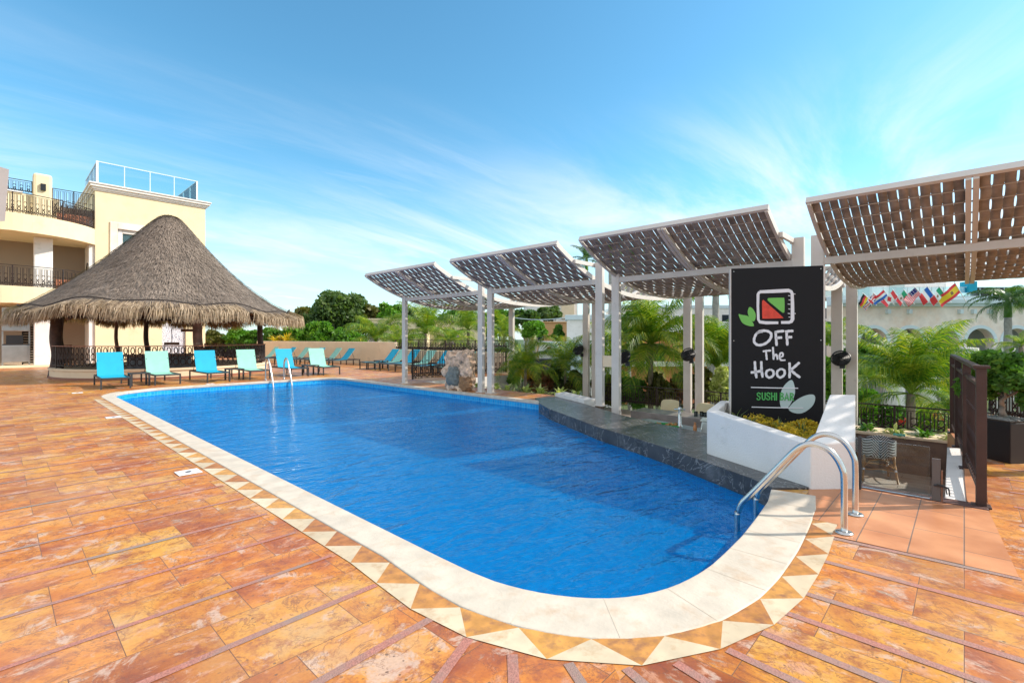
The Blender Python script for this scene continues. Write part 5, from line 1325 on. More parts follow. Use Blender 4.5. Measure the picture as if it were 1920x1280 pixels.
# ------------------------------------------------------------------ resort building
rb = empty('resort_building', (0, 35, 0), 0, 'three storey yellow resort building with curved iron balconies behind the palapa', 'building')
def bb_(mb, name, m_, **k):
    o = mb.build(name, m_, **k); o.parent = rb; o.matrix_parent_inverse = Matrix.Translation((0, -35, 0)); return o
m = MB()
# front wall with window opening (x 4.75..6.6, z 5.6..7.6) and door opening (x 6.6..8.1, z 0..2.4)
yw0, yw1 = 35.0, 35.35
for (xa, xb, za, zb) in ((3.75, 4.72, 0, 9.6), (4.72, 6.75, 7.65, 9.6), (4.72, 6.75, 0, 5.5), (6.75, 9.05, 2.45, 9.6), (8.0, 9.05, 0, 2.45), (6.75, 6.8, 0, 2.45)):
    m.b2(xa, xb, yw0, yw1, za, zb)
m.b2(3.75, 4.05, 35.36, 44, 0, 9.6); m.b2(8.75, 9.05, 35.36, 44, 0, 9.6); m.b2(4.06, 8.74, 43.7, 44, 0, 9.6); m.b2(4.06, 8.74, 35.36, 43.69, 9.3, 9.55)
bb_(m, 'wall', cream)
m = MB()
for (o_, z0, z1) in ((.05, 9.6, 9.68), (.12, 9.68, 9.80), (.22, 9.80, 9.93), (.28, 9.93, 10.0)): m.prism([(3.75 - o_, 35 - o_), (9.05 + o_, 35 - o_), (9.05 + o_, 44.2), (3.75 - o_, 44.2)], z0, z1)
bb_(m, 'cornice', white)
m = MB(); m.b2(4.38, 4.72, 34.93, 35.06, 5.2, 7.98); m.b2(6.75, 7.08, 34.93, 35.06, 5.2, 7.98); m.b2(4.72, 6.75, 34.93, 35.06, 7.62, 7.98); m.b2(4.72, 6.75, 34.93, 35.06, 5.2, 5.52)
wf = bb_(m, 'window', stonef, bevel=.02)
m = MB(); m.b2(4.75, 4.95, 35.07, 35.2, 5.53, 7.61); m.b2(6.55, 6.74, 35.07, 35.2, 5.53, 7.61); m.b2(4.96, 6.54, 35.07, 35.2, 7.42, 7.6); m.b2(5.72, 5.78, 35.07, 35.2, 5.53, 7.42)
o = m.build('frame', white); o.parent = wf
m = MB()
for i in range(60):
    x = 4.97 + i * .0262; m.b2(x, x + .0262, 35.27 + .02 * (i % 2), 35.31 + .02 * (i % 2), 5.53, 7.45)
o = m.build('curtain', glassblue); o.parent = wf
m = MB(); m.b2(4.95, 6.55, 35.22, 35.23, 5.53, 7.42); o = m.build('pane', glass); o.parent = wf
# patterned screen door
m = MB(); m.b2(6.82, 7.98, 35.12, 35.16, 0, 2.42)
scm = mat('patterned_screen', (.7, .7, .74), .6); t = scm.node_tree; p = t.nodes['Principled BSDF']; tcn = t.nodes.new('ShaderNodeTexCoord'); vv = t.nodes.new('ShaderNodeTexVoronoi'); vv.feature = 'DISTANCE_TO_EDGE'; vv.inputs['Scale'].default_value = 14; t.links.new(tcn.outputs['Object'], vv.inputs['Vector'])
rp = t.nodes.new('ShaderNodeValToRGB'); rp.color_ramp.elements[0].position = .04; rp.color_ramp.elements[0].color = (.16, .18, .26, 1); rp.color_ramp.elements[1].position = .10; rp.color_ramp.elements[1].color = (.78, .78, .82, 1); t.links.new(vv.outputs['Distance'], rp.inputs[0]); t.links.new(rp.outputs[0], p.inputs['Base Color'])
bb_(m, 'door', scm)
# roof terrace glass rail
m = MB(); P_ = [(3.85, 40), (3.85, 35.12), (8.62, 35.12), (8.62, 40)]
for a, b in zip(P_[:-1], P_[1:]):
    A_, B_ = Vector((*a, 11.25)), Vector((*b, 11.25)); m.bar(A_, B_, .05, .05)
gr_ = bb_(m, 'roof_railing', pale)
for a, b, n in ((P_[0], P_[1], 3), (P_[1], P_[2], 4), (P_[2], P_[3], 3)):
    for i in range(n):
        A_ = Vector(a).lerp(Vector(b), i / n); B_ = Vector(a).lerp(Vector(b), (i + 1) / n); dd = (B_ - A_).normalized() * .03
        m = MB(); m.bar((*(A_ + dd), 10.64), (*(B_ - dd), 10.64), .012, 1.16, (0, 0, 1)); o = m.build('pane', glassb); o.parent = gr_
        m = MB(); m.b2(A_.x - .02, A_.x + .02, A_.y - .02, A_.y + .02, 10.0, 11.24); o = m.build('post', pale); o.parent = gr_
m = MB(); m.b2(8.58, 8.66, 35.08, 35.16, 10.0, 11.27); o = m.build('post', white); o.parent = gr_
m = MB(); m.b2(3.80, 3.90, 35.08, 35.17, 10.0, 11.27); o = m.build('post', white); o.parent = gr_
# curved balconies
def bcurve(off=0.0, n=24): # from yellow block corner bulging forward, ends left of the picture
    cx_, cy_, r = 0.6, 36.6, 3.55 + off; a0 = math.asin((35.0 - cy_) / r); res = []
    a1 = math.pi + .55
    return [(cx_ + r * math.cos(a0 - (a0 + a1) * i / n), cy_ + r * math.sin(a0 - (a0 + a1) * i / n)) for i in range(n + 1)]
def curve2(off=0.0, n=22):
    cx_, cy_, r = 0.55, 36.75, 3.65 + off; res = []
    for i in range(n + 1):
        a = R(-29 - 122 * i / n); res.append((cx_ + r * math.cos(a), cy_ + r * math.sin(a)))
    return res
for zt, zb, zs in ((3.95, 3.15, 'mid'), (7.45, 6.6, 'top')):
    m = MB(); c = curve2(); poly = c + [(-3.5, 42), (3.72, 42)]
    m.prism(poly, zb, zt); bb_(m, 'balcony_slab', cream, bevel=.02)
    rl_ = empty('balcony_railing', (0, 0, 0)); rl_.parent = rb; rl_.matrix_parent_inverse = Matrix.Translation((0, -35, 0))
    railing(rl_, curve2(-.08), zt, 1.0, iron, .22, None, 2.0)
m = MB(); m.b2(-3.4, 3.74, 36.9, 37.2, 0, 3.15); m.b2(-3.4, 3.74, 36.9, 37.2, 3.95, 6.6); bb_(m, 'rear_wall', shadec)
m = MB(); m.b2(3.5, 3.745, 35.1, 36.89, 3.95, 6.6); m.b2(3.5, 3.745, 35.1, 36.89, 0, 3.15); bb_(m, 'side_wall', white)
for z0, z1 in ((0, 3.15), (3.95, 6.6)):
    m = MB(); m.b2(1.32, 2.02, 34.35, 34.9, z0, z1); bb_(m, 'column', white, bevel=.04)
m = MB(); m.b2(2.15, 3.45, 34.9, 34.98, 3.96, 4.55); bb_(m, 'stair_panel', woodr); m = MB(); m.b2(2.2, 3.6, 34.9, 34.98, 7.46, 8.05); bb_(m, 'stair_panel', woodr)
m = MB(); m.b2(-3.4, 2.35, 35.5, 35.8, 7.45, 8.9); bb_(m, 'upper_wall', cream); m = MB(); m.b2(-3.4, .95, 35.45, 35.85, 8.9, 9.0); bb_(m, 'upper_ledge', white)
m = MB(); m.b2(1.32, 2.05, 35.2, 35.9, 7.45, 10.05); bb_(m, 'chimney_pillar', cream, bevel=.12)
m = MB(); m.b2(1.60, 1.80, 35.08, 35.19, 9.15, 9.5); bb_(m, 'wall_lamp', black)
for (pth, z0, h_) in (([(-.5, 35.6), (1.3, 35.6)], 9.0, .62), ([(2.06, 35.35), (3.74, 35.35)], 8.05, 1.35)):
    rl_ = empty('terrace_railing', (0, 0, 0)); rl_.parent = rb; rl_.matrix_parent_inverse = Matrix.Translation((0, -35, 0)); railing(rl_, pth, z0, h_, iron, .24, None, 1.0)
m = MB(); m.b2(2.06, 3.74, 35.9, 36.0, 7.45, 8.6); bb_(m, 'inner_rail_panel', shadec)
m = MB(); m.bar((3.43, 35.05, 5.55), (3.43, 35.7, 4.9), .05, .05); bb_(m, 'handrail', black)
# raised plinth with stripes at ground floor
m = MB(); m.b2(-4, 2.3, 34.0, 36.89, 0, .10); bb_(m, 'plinth', creamw)
# stainless cabinet and louvre door at ground floor
cb = empty('steel_cabinet', (.70, 34.9, .1), 0, 'stainless steel kitchen cabinet under the balcony at the far left', 'cabinet')
m = MB(); m.b2(-.5, .5, -.3, .3, .15, 1.0); m.build('lower_body', dsteel, cb, bevel=.02); m = MB(); m.b2(-.5, .5, -.3, .3, 1.7, 2.9); m.build('upper_body', dsteel, cb, bevel=.02)
m = MB(); m.b2(-.48, .48, -.28, .28, 1.001, 1.06); m.b2(-.35, .25, -.2, .2, 1.07, 1.5); m.build('dispenser', black, cb)
m = MB()
for a in (-.47, .47): m.b2(a - .03, a + .03, -.27, -.21, 0, 1.69)
m.build('leg', dsteel, cb)
lv = empty('louvre_door', (1.12, 35.3, .1), 0, 'dark slatted louvre door beside the white column', 'door')
m = MB()
for k in range(22): m.box((.1, 0, .1 + k * .13), (.52, .02, .10), Matrix.Rotation(R(30), 3, 'X'))
m.build('slats', charcoal, lv); m = MB(); m.b2(-.2, -.15, -.04, .04, 0, 3.0); m.b2(.36, .4, -.04, .04, 0, 3.0); m.build('frame', charcoal, lv)
# left edge white canopy fin of the neighbouring building
nb_ = empty('white_awning_board', at(0, 365, 14), 0, 'white tilted facade board cut off by the left picture edge', 'awning')
m = MB(); a = at(-60, 300, 14) - at(0, 365, 14); P_ = [at(-200, 250, 14), at(18, 318, 14), at(10, 415, 14), at(-200, 420, 14)]; c0 = at(0, 365, 14)
bk_ = (at(0, 365, 14) - Vector((0, 0, H))).normalized() * .5 - Vector((.45, 0, 0))
vs = [q - c0 for q in P_] + [q - c0 + bk_ for q in P_]; m.add(vs, [(0, 1, 2, 3), (7, 6, 5, 4), (0, 4, 5, 1), (1, 5, 6, 2), (2, 6, 7, 3), (3, 7, 4, 0)]); m.build('board', white, nb_, bevel=.02)
m = MB(); m.tube([(-.5, 0, -5.6), (-.5, 0, -1)], .1, 8); 

# ------------------------------------------------------------------ far buildings
def bframe(px, d):     # local frame: x to the right, y away, parallel to the picture
    c = at(px, 632, d); c.z = -4.3; return c, -AZ
def wall_at(name, label, px0, px1, pyt, d, depth, m_, trim=None, th=.25, z0=0, cat='building', rz=0):
    c, a = bframe((px0 + px1) / 2, d); o = empty(name, c, a + rz, label, cat); w = (px1 - px0) / FPX * d; h = 1.5 + (632 - pyt) / FPX * d + 4.3
    m = MB(); m.b2(-w / 2, w / 2, 0, depth, z0, h - th); m.build('wall', m_, o)
    m = MB(); m.b2(-w / 2 - .12, w / 2 + .12, -.12, depth + .12, h - th + .002, h); m.build('cornice', trim or m_, o, bevel=.02)
    return o, w, h
# white box building in the middle
o, w, h = wall_at('white_building', 'plain white box building with pale cornice behind the rear posts', 1063, 1160, 590, 34, 9, white, pale, .35, rz=R(-8))
o, w, h = wall_at('white_building', 'low white flat roofed building far behind the round green tree', 985, 1083, 556, 66, 10, white, pale, .5)
m = MB(); m.b2(w / 2 - 2.2, w / 2 - .5, -.3, 2, h - 3, h - 1); m.build('roof_block', creamw, o)
o, w, h = wall_at('orange_building', 'orange and white building behind the coconut palms', 1150, 1372, 603, 42, 8, orangew, white, .95)
for k in range(4): m = MB(); m.b2(-w / 2 + 1 + k * 2.5, -w / 2 + 1.9 + k * 2.5, -.05, -.002, h - 3.4, h - 1.9); m.build('window', darkglass, o)
m = MB(); m.b2(-w / 2, w / 2, -.6, -.01, 3.3, 3.7); m.build('ledge', white, o)
o, w, h = wall_at('white_building', 'white upper storey with flat roof behind the orange building', 1165, 1420, 572, 60, 10, white, pale, .4)
for k in (1, 5): m = MB(); m.b2(-w / 2 + 1 + k * 2.3, -w / 2 + 2 + k * 2.3, -.05, -.002, h - 2.4, h - 1.2); m.build('window', darkglass, o)
o, w, h = wall_at('yellow_building', 'pale yellow low building behind the palms on the left', 690, 800, 597, 48, 6, cream, None, .15)
m = MB(); m.b2(-w / 2 + .1, -w / 2 + 1.0, -.04, -.003, 3, h - .5); m.build('shaded_bay', mat('mauve', (.36, .26, .27), .8), o)
o, w, h = wall_at('yellow_building', 'pale yellow building glimpsed left of the twin posts', 800, 905, 600, 50, 6, cream, None, .15)
m = MB(); m.prism([(-.8, -.4), (.8, -.4), (.8, -.01), (-.8, -.01)], h - 2.6, h - 2.4, [h - 2.4, h - 2.4, h - 1.2, h - 1.2]); m.build('awning', mat('mauve_awning', (.28, .2, .24), .8), o)
o, w, h = wall_at('orange_building', 'low orange house behind the round green tree', 1000, 1068, 603, 50, 5, mat('peach', (.62, .36, .16), .85), None, .12)
m = MB(); m.b2(.4, 1.0, -.04, -.003, h - 2.2, h - .9); m.build('window', darkglass, o); m = MB(); m.b2(-1.5, -.8, -.04, -.003, h - 2.2, h - .9); m.build('window', darkglass, o)
o, w, h = wall_at('white_gatehouse', 'small white gatehouse with tan strip below the round green tree', 1015, 1045, 640, 36, 3, white, None, .1)
m = MB(); m.b2(-.15, .35, -.05, -.004, h - .7, h - .4); m.build('tan_strip', rattan, o)
o, w, h = wall_at('blue_canopy_shelter', 'flat pale blue shelter roof in front of the white building', 1040, 1095, 641, 33, 3, pale, pale, .12)
o, w, h = wall_at('dark_fence_wall', 'low dark garden wall at the foot of the white gatehouse', 995, 1040, 672, 30, .4, charcoal, charcoal, .1, cat='wall')
o, w, h = wall_at('dark_fence_wall', 'dark brown slatted fence beyond the palapa', 386, 560, 630, 44, .3, ironb, black, .1, cat='fence')

# arcaded stone building on the right
D_ = 40.0; ca, aa = bframe(1750, D_)
ab = empty('arcade_building', ca, aa, 'pale stone arcaded building with flags and a glass balcony on the right', 'building')
def lx(px): return (px - 1750) / FPX * D_
def lz(py): return 1.5 - (py - 632) / FPX * D_ + 4.3
def archwall(x0, x1, z0, z1, arches, y0, y1):
    m = MB(); cur = x0
    for (ax, aw, zs) in arches:
        m.b2(cur, ax - aw, y0, y1, z0, z1)
        n = 14; top_ = [(ax + aw * math.cos(math.pi * i / n), zs + aw * math.sin(math.pi * i / n)) for i in range(n + 1)]
        vs = []; fs = []
        for x, z in top_: vs += [(x, y0, z), (x, y0, z1), (x, y1, z1), (x, y1, z)]
        for i in range(n): fs += [(4 * i, 4 * i + 4, 4 * i + 5, 4 * i + 1), (4 * i + 3, 4 * i + 2, 4 * i + 6, 4 * i + 7), (4 * i, 4 * i + 3, 4 * i + 7, 4 * i + 4), (4 * i + 1, 4 * i + 5, 4 * i + 6, 4 * i + 2)]
        m.add(vs, fs); cur = ax + aw
    m.b2(cur, x1, y0, y1, z0, z1); return m
XA = (1638, 1706, 1772, 1838, 1906, 1972); AR = [(lx(p_), 1.12, lz(641)) for p_ in XA]
archwall(lx(1560), lx(2080), 0, lz(572), AR, 0, .7).build('wall', stonef, ab)
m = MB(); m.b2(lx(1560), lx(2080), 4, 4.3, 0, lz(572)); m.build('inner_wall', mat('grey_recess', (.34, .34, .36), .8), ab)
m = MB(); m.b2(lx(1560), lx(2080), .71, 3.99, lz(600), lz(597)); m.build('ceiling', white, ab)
for (ax, aw, zs) in AR:
    m = MB(); n = 14
    for i in range(n):
        a0, a1 = math.pi * i / n, math.pi * (i + 1) / n; r0, r1 = aw + .01, aw + .28
        m.add([(ax + r * math.cos(a), y, zs + r * math.sin(a)) for a in (a0, a1) for r in (r0, r1) for y in (-.06, -.003)], [(0, 2, 6, 4), (1, 5, 7, 3), (0, 4, 5, 1), (2, 3, 7, 6)])
    m.build('arch_trim', pale, ab)
    m = MB(); m.b2(ax - .5, ax + .4, 3.9, 3.99, lz(700), lz(655)); m.build('window', darkglass, ab)
for p_ in (1604, 1672, 1739, 1805, 1872, 1939):
    m = MB(); m.lathe([(.75, 0), (.75, lz(664)), (.85, lz(663)), (.85, lz(652)), (.3, lz(650))], (lx(p_), -.2, 0), 16); m.build('column', white, ab)
m = MB()
for (za, zb, o1) in ((lz(574), lz(569), .25), (lz(569), lz(562), .45), (lz(562), lz(556), .3)): m.b2(lx(1560), lx(2080), -o1, .7, za, zb)
m.build('cornice', pale, ab)
m = MB(); m.b2(lx(1560), lx(2080), .8, 5, lz(556), lz(553)); m.build('roof_terrace', white, ab)
rg_ = MB(); rg_.b2(lx(1560), lx(2080), -.05, -.01, lz(538) - .04, lz(538)); rg_ = rg_.build('balcony_railing', pale, ab)
for k in range(22):
    x = lx(1565) + k * 1.0; m = MB(); m.b2(x + .03, x + .97, -.03, -.018, lz(555), lz(539)); m.build('pane', glassb, rg_)
    m = MB(); m.b2(x - .02, x + .02, -.05, -.01, lz(556), lz(538)); m.build('post', pale, rg_)
m = MB(); m.b2(lx(1560), lx(1835), 3.0, 3.2, lz(553), lz(505)); m.build('upper_wall', white, ab)
for p_ in (1580, 1650, 1720): m = MB(); m.b2(lx(p_), lx(p_ + 30), 2.93, 2.99, lz(552), lz(520)); m.build('balcony_door', glassblue, ab)
m = MB(); m.b2(lx(1812), lx(1828), -.2, .6, lz(548), lz(528)); m.build('blue_towel', turq, ab)
for p_ in (1795, 1820, 1850, 1700, 1660):
    m = MB(); m.b2(lx(p_), lx(p_) + .25, -.3, -.003, lz(588), lz(580)); m.build('wall_lamp', pale, ab)
# terrace level in front
gh = MB(); 

# flags
def colm(n, c): return MATS.get(n) or mat(n, c, .7)
FC = {'k': colm('flag_black', (.02, .02, .02)), 'r': colm('flag_red', (.80, .05, .06)), 'y': colm('flag_yellow', (.90, .62, .03)), 'w': colm('flag_white', (.9, .88, .86)),
      'b': colm('flag_blue', (.02, .14, .55)), 'g': colm('flag_green', (.02, .38, .18)), 'm': colm('flag_brown', (.25, .15, .06)), 'n': colm('flag_navy', (.03, .03, .18))}
FK = list(FC)
def flagpt(zx, zy, dd=38.5): return at(1560 + zx / 4.922, 500 + zy / 4.922, dd)
def flag(H1, H2, fly, fn, label, seed, dd):
    a, b = flagpt(*H1, dd), flagpt(*H2, dd); f_ = flagpt(H1[0] + fly[0], H1[1] + fly[1], dd) - a; o = empty('flag', a, 0, label, 'flag', 'national flags on the arcade building')
    nu, nv = 30, 20; view = Vector((SA, CA, 0)); V = []; F = []; MI = []; L = f_.length
    for i in range(nu + 1):
        for j in range(nv + 1):
            u, v = i / nu, j / nv; q = f_ * u + (b - a) * v + view * (.10 * L * math.sin(u * 6 + v * 1.5 + seed) * u) + Vector((0, 0, -.05 * L * u * u * math.sin(seed + v))); V.append(tuple(q))
    for i in range(nu):
        for j in range(nv):
            F.append((i * (nv + 1) + j, i * (nv + 1) + j + 1, (i + 1) * (nv + 1) + j + 1, (i + 1) * (nv + 1) + j)); MI.append(FK.index(fn((i + .5) / nu, (j + .5) / nv)))
    cl = npmesh('cloth', V, F, [FC[k] for k in FK], o, False, MI)
    d = (b - a).normalized(); m = MB(); m.tube([-d * .1, d * ((b - a).length + .9)], .03, 6); m.build('pole', paintw, o)
def hs(*c): return lambda u, v: c[min(len(c) - 1, int(v * len(c)))]
def vs_(*c): return lambda u, v: c[min(len(c) - 1, int(u * len(c)))]
def usa(u, v):
    if u < .42 and v < .54: return 'w' if (int(u * 26) % 4 == 1 and int(v * 20) % 4 == 1) else 'n'
    return 'r' if int(v * 13) % 2 == 0 else 'w'
def uk(u, v):
    if abs(u - .5) < .07 or abs(v - .5) < .11: return 'r'
    if abs(u - .5) < .12 or abs(v - .5) < .19: return 'w'
    d = min(abs(u - v), abs(u - 1 + v)); return 'r' if d < .04 else ('w' if d < .12 else 'n')
def canada(u, v):
    if u < .27 or u > .73: return 'r'
    return 'r' if (abs(u - .5) < .13 * (1 - abs(v - .5) * 2.4) or (abs(u - .5) < .15 and abs(v - .52) < .06)) else 'w'
def mex(u, v):
    if (u - .5) ** 2 + ((v - .5) * .6) ** 2 < .008: return 'm'
    return 'g' if u < .34 else ('w' if u < .67 else 'r')
def spain(u, v):
    if abs(u - .36) < .07 and abs(v - .5) < .13: return 'm'
    return 'y' if .25 < v < .75 else 'r'
for i, (H1, H2, fl_, fn, lb) in enumerate((((290, 248), (335, 288), (-50, 90), vs_('k', 'r', 'y') if False else hs('k', 'r', 'y'), 'black red and gold striped flag at the left end of the row'),
    ((385, 245), (425, 280), (-100, 115), uk, 'blue flag with red and white crosses, second from the left'),
    ((478, 213), (516, 268), (-115, 85), hs('r', 'w', 'b'), 'red white and blue horizontally striped flag, third from the left'),
    ((565, 215), (608, 278), (-110, 105), canada, 'red and white flag with a maple leaf'),
    ((665, 213), (700, 262), (-80, 110), mex, 'green white and red flag with a brown emblem in the middle of the row'),
    ((765, 190), (820, 248), (-120, 125), usa, 'stars and stripes flag right of the middle of the row'),
    ((880, 183), (937, 262), (-85, 90), vs_('b', 'w', 'r'), 'blue white and red vertical striped flag'),
    ((990, 185), (1035, 245), (-85, 110), mex, 'green white and red flag partly behind the red and yellow flag'),
    ((1135, 150), (1187, 238), (-165, 132), spain, 'large red and yellow flag at the right end of the row'))): flag(H1, H2, fl_, fn, lb, i, 38.6 - .06 * i)

# power line
for (a, b, sag, lb) in ((at(560, 612, 60), at(760, 610, 52), .5, 'thin pale power line crossing in front of the large tree'), (at(960, 595, 44), at(1065, 595, 40), .2, 'thin pale cable left of the white box building')):
    m = MB(); m.tube([a.lerp(b, i / 12) - Vector((0, 0, sag * math.sin(math.pi * i / 12))) for i in range(13)], .035, 5); m.build('power_line', pale, label=lb, cat='cable')

# ------------------------------------------------------------------ trees and palms
def tr_at(px, pytop, d, wpx, hpx, lm, lb, **k):
    w = wpx / FPX * d; h = hpx / FPX * d; c = at(px, pytop, d); zb = c.z - h; loc = (c.x, c.y, -4.3); th = max(.3, zb + 4.3)
    fn = k.pop('fn', tree); return tree(loc, w, h, th, lm, lb, **k)
tr_at(632, 541, 58, 135, 118, L_dark, 'largest dark green domed tree behind the cream wall', n=12000, ls=.30, seed=1, nb=38)
tr_at(585, 570, 62, 85, 80, L_olive, 'olive brown tree left of the large domed tree', n=4000, ls=.36, seed=2)
tr_at(688, 562, 60, 85, 85, L_olive, 'olive tree on the right shoulder of the large domed tree', n=4500, ls=.34, seed=3)
tr_at(735, 566, 56, 66, 70, L_bright, 'bright green tree left of the first white post', n=3500, ls=.34, seed=4)
tr_at(780, 570, 62, 90, 75, L_dark, 'dark green tree right of the first white post', n=3500, ls=.34, seed=5)
tr_at(850, 570, 64, 100, 75, L_green, 'green tree under the farthest woven shade', n=3500, ls=.34, seed=6)
tr_at(935, 568, 60, 100, 80, L_green, 'green tree between the twin posts and the rear single post', n=4000, ls=.34, seed=7)
tr_at(1030, 575, 58, 64, 32, L_dark, 'dark flat topped tree in front of the far white flat roof', n=3000, ls=.32, seed=8)
tr_at(985, 585, 55, 60, 30, L_palmd, 'grey green tree in the gap right of the rear single post', n=1800, ls=.34, seed=9)
tr_at(1002, 601, 33, 54, 42, L_bright, 'round bright green tree standing before the orange house', n=3500, ls=.17, seed=10)
tr_at(1047, 603, 40, 26, 45, L_green, 'small narrow tree beside the white box building', n=1500, ls=.2, seed=11)
# mass of shrubs behind the cream wall
gs = 'bushes behind the cream perimeter wall'
for i, (px, py, wpx, lm, lb) in enumerate(((405, 618, 50, L_olive, 'yellowish bush right of the reddish palapa post'), (445, 612, 60, L_bright, 'bright bush seen through the palapa, left of the right post'), (478, 618, 40, L_green, 'green bush behind the right palapa post'),
    (515, 612, 50, L_green, 'green bush just right of the palapa'), (560, 612, 56, L_bright, 'bright bush above the left wall loungers'), (600, 606, 60, L_bright, 'bright round bush in the middle of the cream wall'), (640, 612, 60, L_green, 'green bush below the large domed tree'),
    (668, 620, 50, L_bright, 'bright bush left of the leaning palm'))):
    tr_at(px, py, 40, wpx * 1.15, 50, lm, lb, n=3000, ls=.24, seed=30 + i, name='bush', cat='bush', group=gs, nb=9)
for i, (px, py, lb) in enumerate(((518, 610, 'yellow crested palm plant just right of the palapa, left one'), (537, 612, 'yellow crested palm plant just right of the palapa, right one'))):
    c = at(px, 640, 36); spiky((c.x, c.y, c.z - .3), 1.15, 60, L_yellow, lb, 40 + i, .14, 'yellow_plant', 'plant', 'yellow plants by the palapa', (40, 88))
def palm_at(px, py, d, L, nf, lb, **k):
    c = at(px, py, d); return palm((c.x, c.y, -4.3), c.z, L, nf, lb, **k)
palm_at(705, 640, 33, 2.9, 17, 'leaning feathery palm at the right end of the cream wall', seed=1, spread=(0, 1, 2), wts=(4, 5, 4))
palm_at(745, 650, 31, 2.2, 12, 'palm half hidden by the first white post', seed=2, spread=(0, 1, 2), wts=(4, 5, 3))
palm_at(798, 625, 34, 3.4, 22, 'tall feathery palm between the first post and the twin posts', seed=3)
palm_at(845, 640, 32, 2.3, 14, 'low yellowish palm above the stair railing', seed=4, spread=(1, 2, 3), wts=(4, 4, 3))
palm_at(878, 618, 36, 3.3, 20, 'green palm directly left of the far twin posts', seed=5)
palm_at(945, 625, 34, 2.2, 14, 'palm between the far twin posts and the rear single post', seed=6)
palm_at(985, 690, 17, 1.6, 20, 'low yellow green palm right of the rear single post', seed=7, tr=.06)
palm_at(1060, 690, 18, 2.0, 18, 'low green palm left of the rear twin posts', seed=8, tr=.06)
palm_at(1220, 645, 17.5, 2.9, 40, 'coconut palm with hanging nuts, left of the single rear posts', seed=9, tr=.10, nuts=True, spread=(0, 1, 2, 3), wts=(4, 5, 5, 6))
palm_at(1160, 690, 20, 2.4, 18, 'shaded palm right behind the marble counter posts', seed=10)
palm_at(1345, 695, 17, 2.4, 22, 'upright palm directly left of the black sign', seed=11, spread=(0, 0, 1), wts=(5, 4, 3))
tr_at(1470, 560, 34, 170, 110, L_green, 'wide green tree hidden behind the black sign', n=5000, ls=.26, seed=27)
tr_at(1500, 680, 20, 120, 80, L_olive, 'olive shrub hidden behind the lower half of the black sign', n=3000, ls=.14, seed=28, name='shrub', cat='shrub', tr=.04)
tr_at(1120, 640, 30, 60, 50, L_green, 'green bush in front of the white box building', n=2500, ls=.16, seed=25)
tr_at(1640, 640, 30, 100, 60, L_green, 'green tree left of the big garden palm crown', n=3000, ls=.2, seed=26)
tr_at(1180, 585, 30, 90, 70, L_green, 'soft green tree behind the coconut palm, hiding the orange building', n=3000, ls=.2, seed=23)
tr_at(1335, 600, 28, 60, 80, L_green, 'green tree between the rear posts and the sign', n=3000, ls=.2, seed=24)
palm_at(1565, 640, 26, 2.0, 16, 'palm glimpsed between the black sign and the white posts', seed=12)
palm_at(1708, 738, 13.2, 2.55, 30, 'big bright yellow green palm in the centre of the right garden', seed=13, tr=.12, spread=(0, 1, 2, 3), wts=(9, 6, 3, 3))
palm_at(1622, 715, 17, 1.5, 16, 'smaller bright palm left of the big garden palm', seed=14)
palm_at(1795, 765, 14.5, 1.3, 12, 'yellow green palm partly behind the brown fence', seed=15)
palm_at(1145, 500, 42, 2.3, 14, 'very tall dark palm whose top shows above the third woven shade', key='dark', seed=16, crownshaft=True, tr=.22)
palm_at(1187, 494, 44, 2.3, 13, 'very tall dark palm, the right one of the two above the third shade', key='dark', seed=17, crownshaft=True, tr=.22)
palm_at(1100, 505, 46, 2.6, 14, 'dark palm top peeking between the second and third shades', key='dark', seed=18, crownshaft=True, tr=.2)
palm_at(1342, 552, 30, 2.4, 16, 'tall royal palm with grey trunk left of the black sign', key='dark', seed=19, crownshaft=True, tr=.24, spread=(1, 2, 3), wts=(3, 4, 5))
palm_at(1890, 592, 30, 2.5, 24, 'royal palm with smooth grey trunk at the right edge', key='dark', seed=20, crownshaft=True, tr=.22, spread=(1, 2, 3), wts=(4, 5, 4))
palm_at(1945, 580, 31, 2.3, 14, 'royal palm cut off by the right picture edge', seed=21, crownshaft=True, tr=.2, spread=(1, 2, 3), wts=(4, 5, 4))
palm_at(1915, 650, 22, 1.2, 12, 'soft pale green palm below the royal palms', seed=22)
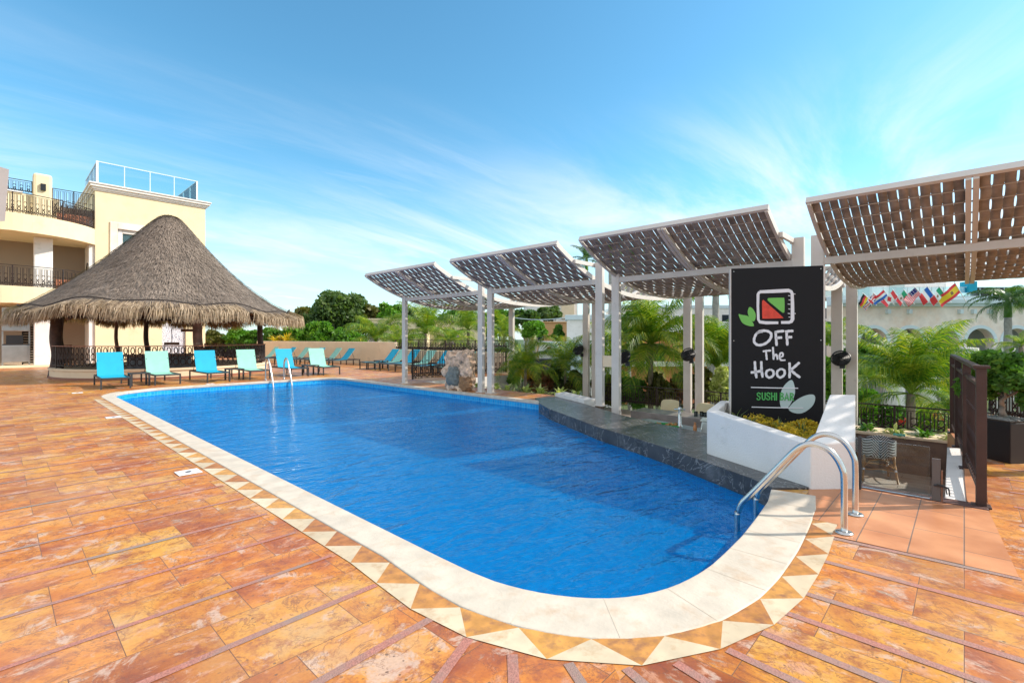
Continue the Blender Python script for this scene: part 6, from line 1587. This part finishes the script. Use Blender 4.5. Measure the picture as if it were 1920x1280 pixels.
# shrub beds beyond the terrace railing
gb = 'shrubs beyond the terrace railing'
shr = [(975, 655, 19, 60, 80, L_green, 'green shrub right of the rear single post'), (1010, 690, 18, 60, 60, L_red, 'reddish shrub below the round green tree'), (1045, 672, 19, 60, 80, L_dark, 'dark shrub left of the rear twin posts'),
       (1080, 690, 18, 45, 60, L_olive, 'olive shrub at the foot of the rear twin posts'), (1135, 695, 18.5, 70, 80, L_olive, 'olive shrub between the two sets of twin posts'), (1185, 700, 18, 80, 80, L_green, 'green shrub below the coconut palm, left side'),
       (1235, 700, 17.5, 80, 80, L_olive, 'olive shrub below the coconut palm trunk'), (1275, 690, 18, 70, 90, L_red, 'reddish shrub left of the rear posts by the sign'), (1320, 680, 17, 70, 100, L_olive, 'yellowish shrub between the rear posts'),
       (1355, 680, 16, 70, 100, L_pale, 'pale shrub behind the left edge of the black sign'), (1560, 655, 15, 60, 130, L_bright, 'bright shrub right behind the sign'), (1615, 720, 15, 80, 90, L_bright, 'bright shrub left of the big garden palm'),
       (1680, 765, 14.6, 80, 60, L_green, 'green shrub at the trunk of the big garden palm'), (1750, 760, 14.8, 90, 60, L_green, 'green shrub right of the big garden palm trunk'), (1800, 700, 17, 90, 90, L_green, 'green shrub behind the end of the brown fence'),
       (1650, 668, 24, 100, 50, L_dark, 'dark hedge below the flags'), (1760, 668, 24, 100, 50, L_green, 'green hedge below the arches'), (1850, 655, 19, 110, 90, L_green, 'tall green hedge in front of the arches'), (1915, 665, 18, 80, 90, L_dark, 'dark hedge at the right picture edge')]
for i, (px, py, d, wp_, hp_, lm, lb) in enumerate(shr): tr_at(px, py, d, wp_, hp_, lm, lb, n=2600, ls=.12, seed=100 + i, name='shrub', cat='shrub', group=gb, nb=9, tr=.04)
for i, (px, py, d, lb) in enumerate(((985, 672, 17.5, 'yellow orange flowering plant right of the rear single post'), (1795, 775, 14.2, 'yellow leaved plant at the end of the terrace railing'))):
    c = at(px, py + 30, d); spiky((c.x, c.y, c.z - .2), .8, 60, L_yellow, lb, 140 + i, .06, 'yellow_plant', 'plant', 'yellow plants in the garden', (30, 88))
fm_ = mat('red_flower', (.7, .04, .02), .5)
for i, (px, py, d, lb) in enumerate(((1692, 793, 14.6, 'red flowers in the shrub under the big garden palm'), (1757, 780, 14.8, 'red flowers right of the big garden palm trunk'))):
    c = at(px, py, d - .9); rng = np.random.default_rng(i); P_ = rng.normal(size=(40, 3)) * .07; V, F = leafquads(rng, P_ + np.array(c), P_, .06, 1.3); tag(npmesh('flower_cluster', V, F, fm_), lb, 'flower', 'red flowers')
for i in range(5):
    spiky((13.2, -.3 + i * .55, -.95), .5, 40, L_bright, ['lime green plant at the foot of the terrace railing nearest the stairs', 'second lime green plant at the foot of the terrace railing', 'third lime green plant at the foot of the terrace railing', 'fourth lime green plant at the foot of the terrace railing', 'lime green plant at the railing foot nearest the white parapet'][i], 160 + i, .07, 'leafy_plant', 'plant', 'lime green plants at the railing foot', (15, 80))
# unused frond prototypes out of the scene
for k in FR:
    for o in FR[k]: bpy.data.objects.remove(o)
